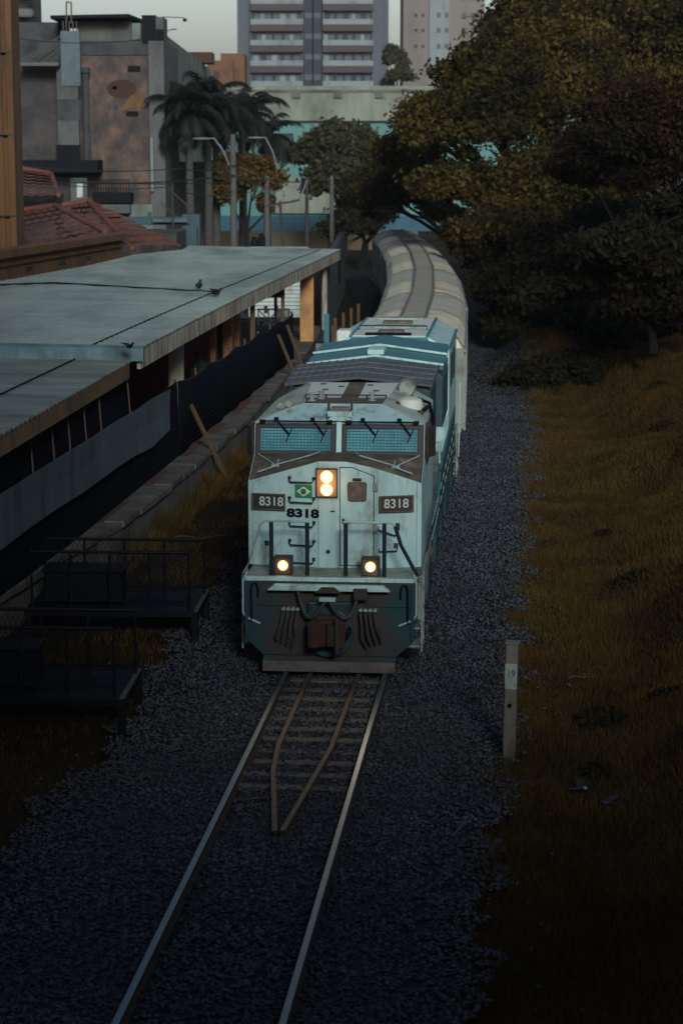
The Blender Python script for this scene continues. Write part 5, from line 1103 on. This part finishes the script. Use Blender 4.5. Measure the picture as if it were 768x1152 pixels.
# wall beside the train beyond the canopy
aw = empty('trackside_wall', (0, 0, 0), 0, 'dim purple-grey wall with a dark window beside the train past the canopy', 'wall')
def off3(Y, o): p = toff(Y, o); return Vector((p[0], p[1], 0))
m = MB(); A_, B_ = off3(92, -4.1), off3(128, -2.9); m.prism([A_, B_, B_ + Vector((0, 0, 3.6)), A_ + Vector((0, 0, 3.6))], (-.3, 0, 0)); m.build('wall', 'concrete_dark', aw)
t0, t1 = .52, .62; m = MB(); a, b = A_.lerp(B_, t0), A_.lerp(B_, t1); m.prism([a + Vector((.0, 0, 1.4)), b + Vector((.0, 0, 1.4)), b + Vector((.0, 0, 2.8)), a + Vector((.0, 0, 2.8))], (.05, 0, 0)); m.build('window', 'black', aw)
ob = empty('orange_barrier', (0, 0, 0), 0, 'weathered orange boarding beside the track, past the netting fence', 'fence')
m = MB(); a, b = aty(376, 400, 84), aty(402, 370, 92); m.prism([(a.x, 84, 0), (b.x, 92, 0), (b.x, 92, b.z), (a.x, 84, aty(376, 366, 84).z)], (-.12, 0, 0)); m.build('boarding', 'far_orange', ob)
for k in range(4): m = MB(); t = k / 3; x = a.x + (b.x - a.x) * t; m.b2((x - .02, 84 + 8 * t - .06, 0), (x + .1, 84 + 8 * t + .06, 1.7)); m.build('post', 'wood', ob)
tb = empty('teal_post', (aty(367, 398, 80).x, 80, 0), 0, 'short teal post with a pale panel at the end of the netting fence', 'post')
m = MB(); m.b2((-.10, -.1, 0), (.12, .1, 2.15)); m.build('post', 'teal', tb, .02); m = MB(); m.b2((-.42, -.05, .2), (-.12, .05, 1.0)); m.build('panel', 'pale_green', tb, .02)
# teal station gate
tg = empty('teal_gate', (0, 0, 0), 0, 'dark teal portal frame with a glossy beam behind the canopy', 'gate')
R3(136, 244, 214, 253, 118, .5, 'beam', 'gate_teal', tg, .03); R3(205, 241, 225, 300, 118.1, 1, 'pillar', 'gate_teal', tg, .05); R3(166, 239, 170, 254, 117.8, .4, 'bracket', 'gate_teal', tg); R3(172, 246, 211, 250, 117.6, .4, 'light_strip', 'panel_blue', tg)
R3(214, 278, 232, 286, 112, .5, 'x', 'blue_paint', tg).name = 'sign_board'
# bollards at the yard
for x, y, lb in ((286, 266, 'dark bollard behind the canopy end, left of a pair'), (294, 262, 'dark bollard behind the canopy end, right of a pair and taller')):
    p = aty(x, y, 125); q = empty('bollard', (p.x, 125, 0), 0, lb, 'bollard'); m = MB(); m.lathe((0, 0, 0), [(.24, 0), (.24, p.z - .3), (.16, p.z - .2), (.16, p.z - .05), (0, p.z)], 12); m.build('post', 'black', q)
# ---------------------------------------------------------------- poles, lamps, cables
def pole(x, yt, Y, r, mat, label, cat='utility pole', lean=0):
    p = aty(x, yt, Y); o = empty('utility_pole', (p.x, Y, 0), 0, label, cat, 'poles behind the canopy'); m = MB(); m.tube([(lean, 0, 0), (0, 0, p.z)], [r * 1.0, r * .68], 10); m.build('shaft', mat, o, smooth=True); return o, p
def lampp(o, p, hx, hy, Y, ax, ay):
    h_ = aty(hx, hy, Y); a_ = aty(ax, ay, Y); m = MB(); c = Vector((h_.x - p.x, 0, h_.z)); e = Vector((a_.x - p.x, 0, a_.z)); k = Vector((e.x * .45 + c.x * .55, 0, c.z + .02))
    m.tube([e, e.lerp(k, .5) + Vector((.1, 0, .05)), k, c.lerp(k, .3)], .05, 8); m.build('lamp_arm', 'lamp_grey', o, smooth=True)
    m = MB(); m.lathe((0, 0, 0), [(0, -.6), (.10, -.45), (.17, 0), (.13, .4), (0, .5)], 12, 'X'); hh = m.build('lamp_head', 'lamp_grey', o, smooth=True); hh.location = c; hh.scale = (1, 1, .5)
o1, p1 = pole(262, 151, 128, .25, 'pole_concrete', 'tall thick concrete pole left of the yard, carrying a curved street lamp'); lampp(o1, p1, 227, 156, 128, 258, 186)
o2, p2 = pole(300, 198, 135, .22, 'pole_concrete', 'grey pole with a curved street lamp in front of the yellow tree'); lampp(o2, p2, 288, 155, 135, 312, 190)
o3, p3 = pole(345, 200, 140, .16, 'pole_dark', 'dark slim pole carrying a looping pale cable, left of the grey one')
o4, p4 = pole(373, 198, 130, .17, 'pole_concrete', 'pale slim pole with a reddish foot at the canopy end')
m = MB(); m.cyl((0, 0, 0), (0, 0, aty(373, 272, 130).z), .24, 10); m.build('foot', 'rust', o4)
o5, p5 = pole(315, 226, 122, .10, 'pole_dark', 'leaning thin black pole with a wide crossarm', lean=.35)
m = MB(); a, b = aty(299, 232, 122), aty(337, 225, 122); m.bar((a.x - p5.x, 0, a.z), (b.x - p5.x, 0, b.z), .12, .12); m.build('crossarm', 'pole_dark', o5)
o6, p6 = pole(194, 206, 114, .08, 'pole_dark', 'thin dark pole with slanted brackets beside the teal portal')
m = MB()
for (x0, y0), (x1, y1) in (((190, 212), (213, 233)), ((181, 228), (200, 245))): a, b = aty(x0, y0, 114), aty(x1, y1, 114); m.bar((a.x - p6.x, -.1, a.z), (b.x - p6.x, -.1, b.z), .07, .07)
m.build('bracket', 'pole_dark', o6)
o7, p7 = pole(276, 200, 150, .14, 'pole_dark', 'dark pole hidden among the yellow leaves'); o8, p8 = pole(222, 255, 112, .07, 'pole_dark', 'short dark stake beside the teal pillar')
def cable(name, pts, r, mat, label, group=None):
    m = MB(); P3 = [aty(*p) for p in pts]; out = []
    for a, b in zip(P3[:-1], P3[1:]):
        n = 12
        for k in range(n): t = k / n; q = a.lerp(b, t); out.append(q - Vector((0, 0, .03 * (b - a).length * 4 * t * (1 - t))))
    out.append(P3[-1]); m.tube(out, r, 5); c = P3[0]; return tag(m.build(name, mat, loc=tuple(c)), label, 'cable', group)
cable('power_cable', [(-20, 180, 118), (200, 190, 122), (262, 186, 127.5), (345, 204, 139.5)], .035, 'wire', 'topmost dark power cable crossing in front of the derelict building', 'power cables')
cable('power_cable', [(-20, 196, 117), (262, 197, 127.5), (300, 203, 134.7)], .05, 'wire', 'thickest dark power cable in the middle of the bundle', 'power cables')
cable('power_cable', [(-20, 188, 119), (262, 204, 127.5)], .03, 'wire', 'thin dark power cable sloping down towards the thick concrete pole', 'power cables')
cable('power_cable', [(60, 206, 116), (194, 210, 114), (262, 214, 127.5)], .03, 'wire', 'lowest dark power cable, just above the tiled roofs', 'power cables')
cable('pale_cable', [(345, 203, 139.8), (325, 226, 122)], .045, 'wire_pale', 'pale looping cable between dark pole and leaning pole')
cable('pale_cable', [(373, 200, 129.8), (345, 222, 139.8)], .045, 'wire_pale', 'pale looping cable between the slim pale pole and the dark pole')
cable('rail_signal_wire', [(-10, 38, 125), (160, 44, 135)], .025, 'wire', 'faint wire across the derelict parapet')
# ---------------------------------------------------------------- trees
def tree(name, label, trunk, lobes, n, leaf, mat, seed, limbs=(), group=None, droop=0.0, cl_n=26, sig=.33, bark='bark', tr=.3):
    R = np.random.default_rng(seed); r = empty(name, trunk, 0, label, 'tree', group); tx_, ty_, tz_ = trunk
    m = MB(); top = Vector(np.mean([l[:3] for l in lobes], axis=0)); base = Vector(trunk)
    fork = base.lerp(top, .45); m.tube([Vector((0, 0, -.2)), (fork - base) * .5 + Vector((.1, 0, 0)), fork - base], [tr * 1.3, tr, tr * .8], 10)
    for l in lobes:
        c = Vector(l[:3]); mid = fork.lerp(c, .5) + Vector((R.normal(0, .3), R.normal(0, .3), .2)); m.tube([fork - base, mid - base, c - base], [tr * .55, tr * .32, tr * .12], 7)
        for q in range(3):
            e = c + Vector((R.normal(0, .5) * l[3], R.normal(0, .5) * l[4], R.normal(0, .4) * l[5])); m.tube([mid - base, mid.lerp(e, .6) - base + Vector((0, 0, .1)), e - base], [tr * .22, tr * .14, tr * .05], 5)
    for pts in limbs: pts = [fork.lerp(top, .3)] + [Vector(p) for p in pts]; m.tube([p - base for p in pts], [tr * .3 - .2 * tr * i / len(pts) for i in range(len(pts))], 6)
    m.build('trunk', bark, r, smooth=True)
    tot = sum(l[3] * l[4] + l[4] * l[5] + l[3] * l[5] for l in lobes); out = []
    for l in lobes:
        c = np.array(l[:3]); rad = np.array(l[3:6]); k = int(n * (rad[0] * rad[1] + rad[1] * rad[2] + rad[0] * rad[2]) / tot)
        nc = max(6, int(cl_n * (rad.mean() / 2.0) ** 2)); dirs = R.normal(0, 1, (nc, 3)); dirs /= np.linalg.norm(dirs, axis=1)[:, None]; dirs[:, 2] = np.where(dirs[:, 2] < -.3, -dirs[:, 2] * .6, dirs[:, 2])
        cc = dirs * rad * R.uniform(.62, 1.04, (nc, 1)); cs = R.uniform(.6, 1.3, nc)
        w = R.integers(0, nc, k); P = cc[w] + R.normal(0, 1, (k, 3)) * np.array([sig, sig, sig * .55]) * cs[w][:, None] * min(2.0, rad.mean() / 2.0 + .3)
        P[:, 2] -= droop * np.abs(R.normal(0, 1, k)); P += c
        sz = leaf * R.uniform(.45, 1.5, k) ** 1.1
        nrm = dirs[w] * .5 + R.normal(0, .8, (k, 3)) + np.array([0, 0, .3]); nrm /= np.linalg.norm(nrm, axis=1)[:, None]
        u = np.cross(nrm, R.normal(0, 1, (k, 3))); u /= np.linalg.norm(u, axis=1)[:, None] + 1e-9; v = np.cross(nrm, u)
        a = u * sz[:, None]; b = v * sz[:, None] * .55
        out.append(np.stack([P - a, P - b - a * .1, P + a, P + b - a * .1], 1).reshape(-1, 3))
    Vv = np.concatenate(out) - np.array(trunk); npmesh('crown', mat, Vv, 4, r); return r
def lobe(x, y, Y, rx, rz, ry=None):
    p = aty(x, y, Y); k = Y / F; return (p.x, p.y, p.z, rx * k, (ry or rx) * k, rz * k)
# the great trees on the right bank
g0 = aty(610, 380, 100); tree('broad_tree', 'huge dark tree arching over the train with sunlit olive leaves on its left flank', (g0.x + 3, 104, 0),
     [lobe(612, 62, 104, 75, 52), lobe(528, 92, 106, 44, 38), lobe(497, 140, 106, 42, 36), lobe(545, 140, 100, 75, 55), lobe(620, 110, 100, 85, 65), lobe(520, 215, 98, 52, 42), lobe(570, 270, 92, 55, 45), lobe(640, 220, 95, 80, 65), lobe(465, 175, 110, 38, 26), lobe(600, 320, 92, 50, 34)],
     260000, .125, 'leaf_olive', 11, tr=.6, sig=.30, cl_n=34)
tree('broad_tree', 'low leaning tree with feathery olive branches reaching left over the wagons', (9.5, 118, 0),
     [lobe(440, 220, 118, 44, 20), lobe(415, 222, 118, 22, 11), lobe(478, 200, 116, 42, 28), lobe(480, 165, 118, 30, 20), lobe(450, 203, 119, 40, 26), lobe(484, 226, 116, 26, 20), lobe(500, 250, 110, 22, 22)], 75000, .12, 'leaf_olive', 12, tr=.3, sig=.30)
g1 = aty(720, 330, 74); tree('broad_tree', 'reddish brown flat crowned tree at the right edge, nearest of the big trees', (g1.x + 1.5, 76, 1.6),
     [lobe(735, 140, 76, 85, 38), lobe(690, 165, 74, 55, 30), lobe(770, 190, 76, 80, 40), lobe(650, 200, 78, 30, 18)], 110000, .09, 'leaf_brown', 13, limbs=[[tuple(aty(770, 240, 70)), tuple(aty(720, 262, 68)), tuple(aty(690, 250, 68)), tuple(aty(655, 262, 68))], [tuple(aty(700, 290, 70)), tuple(aty(690, 250, 69)), tuple(aty(672, 215, 69))]], tr=.16)
tree('broad_tree', 'tall dark tree filling the top right corner', (aty(720, 300, 112).x, 112, 0), [lobe(755, 105, 108, 60, 40), lobe(700, 110, 112, 60, 40), lobe(700, 40, 112, 110, 75), lobe(640, 10, 114, 70, 45), lobe(770, 60, 110, 80, 70), lobe(600, 25, 116, 60, 40)], 110000, .15, 'leaf_olive', 14, tr=.5)
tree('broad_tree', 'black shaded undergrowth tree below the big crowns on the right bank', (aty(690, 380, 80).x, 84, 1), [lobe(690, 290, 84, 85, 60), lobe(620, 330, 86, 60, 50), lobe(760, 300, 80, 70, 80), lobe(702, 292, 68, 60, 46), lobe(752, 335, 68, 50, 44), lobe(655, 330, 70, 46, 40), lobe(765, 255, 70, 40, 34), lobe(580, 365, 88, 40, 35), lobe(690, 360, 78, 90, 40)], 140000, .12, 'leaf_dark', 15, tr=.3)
tree('shrub', 'rusty leaved shrub low at the right edge in front of the dark undergrowth', (aty(740, 400, 66).x, 67, 2), [lobe(745, 300, 67, 34, 16), lobe(700, 345, 68, 30, 14), lobe(650, 290, 70, 26, 10), lobe(760, 355, 66, 28, 16)], 9000, .10, 'leaf_brown', 16, tr=.12)
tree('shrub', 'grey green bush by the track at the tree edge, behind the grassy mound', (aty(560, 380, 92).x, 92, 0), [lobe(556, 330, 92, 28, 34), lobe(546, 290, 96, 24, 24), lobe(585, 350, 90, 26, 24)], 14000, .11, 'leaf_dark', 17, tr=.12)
tree('shrub', 'rounded dark bush growing on the front of the grassy mound', (aty(630, 400, 77).x, 77.5, 1.2), [lobe(628, 424, 72.5, 42, 18), lobe(590, 430, 72, 26, 12), lobe(664, 424, 72, 30, 15), lobe(640, 412, 74, 30, 12)], 34000, .08, 'leaf_dark', 18, tr=.08)  # bush whose dark leaves also stand in for the mound's shaded front
# trees behind the yard
tree('street_tree', 'rounded green tree in front of the teal hall', (aty(385, 270, 170).x, 172, 0), [lobe(385, 165, 172, 40, 26), lobe(355, 178, 172, 28, 20), lobe(410, 185, 172, 26, 24), lobe(385, 205, 170, 42, 26)], 34000, .22, 'leaf_green', 21, tr=.35)
tree('street_tree', 'dark evergreen tree hanging over the far wagons', (aty(405, 280, 150).x, 152, 0), [lobe(408, 225, 150, 28, 32), lobe(395, 262, 150, 24, 30), lobe(425, 250, 152, 20, 24), lobe(445, 225, 152, 24, 16)], 30000, .17, 'leaf_dark', 22, tr=.3)
tree('street_tree', 'yellowing tree with hanging foliage between the street lamps', (aty(274, 270, 146).x, 148, 0), [lobe(268, 190, 148, 26, 20), lobe(292, 200, 148, 22, 22), lobe(255, 215, 148, 16, 18), lobe(300, 228, 148, 12, 14)], 17000, .18, 'leaf_yellow', 23, tr=.22, droop=.35)
tree('street_tree', 'distant small tree between the two apartment towers', (aty(446, 90, 300).x, 300, 0), [lobe(445, 70, 300, 12, 16), lobe(447, 88, 300, 14, 14)], 5000, .35, 'leaf_green', 24, tr=.3)
# palms
def palm(x, yb, yt, Y, n, L, seed, label):
    R = random.Random(seed); p = aty(x, yt, Y); r = empty('palm_tree', (p.x, Y, 0), 0, label, 'palm', 'palms beside the grey wall')
    m = MB(); m.tube([(0, 0, 0), (.05, 0, p.z * .5), (0, 0, p.z)], [.34, .27, .2], 10); m.build('trunk', 'palm_bark', r, smooth=True)
    vs = []
    for k in range(n):
        az = 2 * PI * k / n + R.uniform(-.2, .2); el = R.uniform(-.35, 1.25); Lf = L * R.uniform(.75, 1.1); N = 26; prev = Vector((0, 0, p.z)); dirx = Vector((math.cos(az), math.sin(az), 0)); e = el; side = Vector((-math.sin(az), math.cos(az), 0))
        for i in range(N):
            t = i / N; e = el - 1.9 * t * t - .25 * t; step = (dirx * math.cos(e) + Vector((0, 0, math.sin(e)))) * (Lf / N); q = prev + step; lw = .75 * math.sin(PI * min(1, .12 + t * .95)) + .12
            for s in (-1, 1):
                for _ in range(3):
                    tipv = q + side * s * lw * R.uniform(.6, 1) + step * R.uniform(.8, 2.2) + Vector((0, 0, -lw * R.uniform(.25, .8)))
                    b = prev.lerp(q, R.random()); w = step.normalized() * .07; vs += [b - w, b + w, tipv]
            u = Vector((0, 0, .03)); vs += [prev - u, q - u, q + u]
            prev = q
    npmesh('fronds', 'frond', np.array([tuple(v) for v in vs]), 3, r); return r
palm(212, 290, 130, 140, 34, 3.7, 1, 'leftmost palm with a pale trunk close to the derelict building'); palm(233, 290, 122, 145, 36, 5.0, 2, 'middle palm with a broad dark crown, behind the first lamp'); palm(242, 290, 135, 150, 34, 4.6, 3, 'right palm whose crown leans towards the yellow tree')
palm(272, 290, 128, 156, 30, 4.4, 4, 'farthest palm, its crown poking out right of the others'); palm(300, 290, 152, 165, 22, 3.6, 5, 'small far palm just left of the round green tree')
# ---------------------------------------------------------------- unseen blocks added behind the camera to shade foreground and edges, sun between them
for x0, x1, y0, hh, lb in ((-80, 4, -26, 46, 'tall beige shade block added left behind the viewpoint'), (4.1, 23.4, -26, BLK, 'low beige shade block added straight behind the viewpoint'), (23.5, 90, -26, 46, 'tall beige shade block added right behind the viewpoint')):
    hb_ = empty('shade_block', ((x0 + x1) / 2, y0, 0), 0, lb, 'building', 'added shade blocks behind the viewpoint'); hw = (x1 - x0) / 2
    m = MB(); m.b2((-hw, -14, 0), (hw, 0, hh)); m.build('wall', 'brick_beige', hb_)
    for i in range(max(2, int(hw / 4))):
        for j in range(int(hh / 3.4)): m = MB(); x = -hw + 2 + i * 8; m.b2((x, -.05, 2 + j * 3.2), (x + 1.8, .05, 3.6 + j * 3.2)); m.build('window', 'dark_glass', hb_)
# ---------------------------------------------------------------- light, sky, camera
sun_az = math.radians(180 + SUN_A); sun_el = math.radians(SUN_E)
sd = Vector((math.sin(sun_az) * math.cos(sun_el), math.cos(sun_az) * math.cos(sun_el), math.sin(sun_el)))
l = bpy.data.lights.new('sun', 'SUN'); l.energy = SUN_S; l.angle = math.radians(12); l.color = (.92, 1.0, .97)
o = bpy.data.objects.new('sun', l); COL.objects.link(o); o.rotation_euler = (-sd).to_track_quat('-Z', 'Y').to_euler()
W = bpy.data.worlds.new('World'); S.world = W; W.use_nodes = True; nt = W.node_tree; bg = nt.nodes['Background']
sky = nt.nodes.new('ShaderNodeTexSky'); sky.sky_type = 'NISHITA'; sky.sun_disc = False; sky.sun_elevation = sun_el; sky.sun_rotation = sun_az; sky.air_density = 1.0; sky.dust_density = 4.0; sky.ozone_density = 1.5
hs = nt.nodes.new('ShaderNodeHueSaturation'); hs.inputs['Saturation'].default_value = .65
# invented gradient that darkens the ground: bright low band round the horizon, darker overhead
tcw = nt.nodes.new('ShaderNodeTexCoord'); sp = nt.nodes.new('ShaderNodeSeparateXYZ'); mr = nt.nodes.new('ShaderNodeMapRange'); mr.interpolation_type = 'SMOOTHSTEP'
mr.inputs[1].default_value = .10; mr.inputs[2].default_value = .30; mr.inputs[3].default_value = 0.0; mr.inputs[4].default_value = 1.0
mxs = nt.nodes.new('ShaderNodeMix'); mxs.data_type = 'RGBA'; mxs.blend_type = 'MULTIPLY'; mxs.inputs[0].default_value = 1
nt.links.new(tcw.outputs['Generated'], sp.inputs[0]); nt.links.new(sp.outputs[2], mr.inputs[0]); dk = nt.nodes.new('ShaderNodeMix'); dk.data_type = 'RGBA'; dk.inputs[6].default_value = (1, 1, 1, 1); dk.inputs[7].default_value = (*SKY_DIM, 1); nt.links.new(mr.outputs[0], dk.inputs[0]); nt.links.new(dk.outputs[2], mxs.inputs[7])
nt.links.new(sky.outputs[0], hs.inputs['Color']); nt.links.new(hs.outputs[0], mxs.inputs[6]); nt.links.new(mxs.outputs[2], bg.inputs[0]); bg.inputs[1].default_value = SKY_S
cam = bpy.data.cameras.new('camera'); cam.sensor_fit = 'VERTICAL'; cam.sensor_height = 36; cam.sensor_width = 24; cam.lens = F / 1152 * 36; cam.clip_end = 3000; cam.clip_start = .5
cam.dof.use_dof = True; cam.dof.focus_distance = 33.5; cam.dof.aperture_fstop = 2.1
o = bpy.data.objects.new('camera', cam); COL.objects.link(o); o.location = (0, 0, CH); o.rotation_euler = (PI / 2 - TH, 0, 0); S.camera = o
S.view_settings.view_transform = 'Standard'; S.view_settings.look = 'None'; S.view_settings.exposure = EXPO; S.view_settings.gamma = 1
S.cycles.max_bounces = 5; S.cycles.diffuse_bounces = 3; S.cycles.use_denoising = True

# ---------------------------------------------------------------- evening haze
hm = bpy.data.materials.new('haze'); hm.use_nodes = True; nt = hm.node_tree; nt.nodes.remove(nt.nodes['Principled BSDF'])
pv = nt.nodes.new('ShaderNodeVolumePrincipled'); pv.inputs['Color'].default_value = (.72, .86, .95, 1); pv.inputs['Density'].default_value = HAZE; pv.inputs['Anisotropy'].default_value = 0.0
nt.links.new(pv.outputs[0], nt.nodes['Material Output'].inputs['Volume']); MATS['haze'] = hm
if HAZE > 0:
    m = MB(); m.b2((-430, -75, -1), (430, 910, 62)); tag(m.build('haze', 'haze'), kind='stuff')
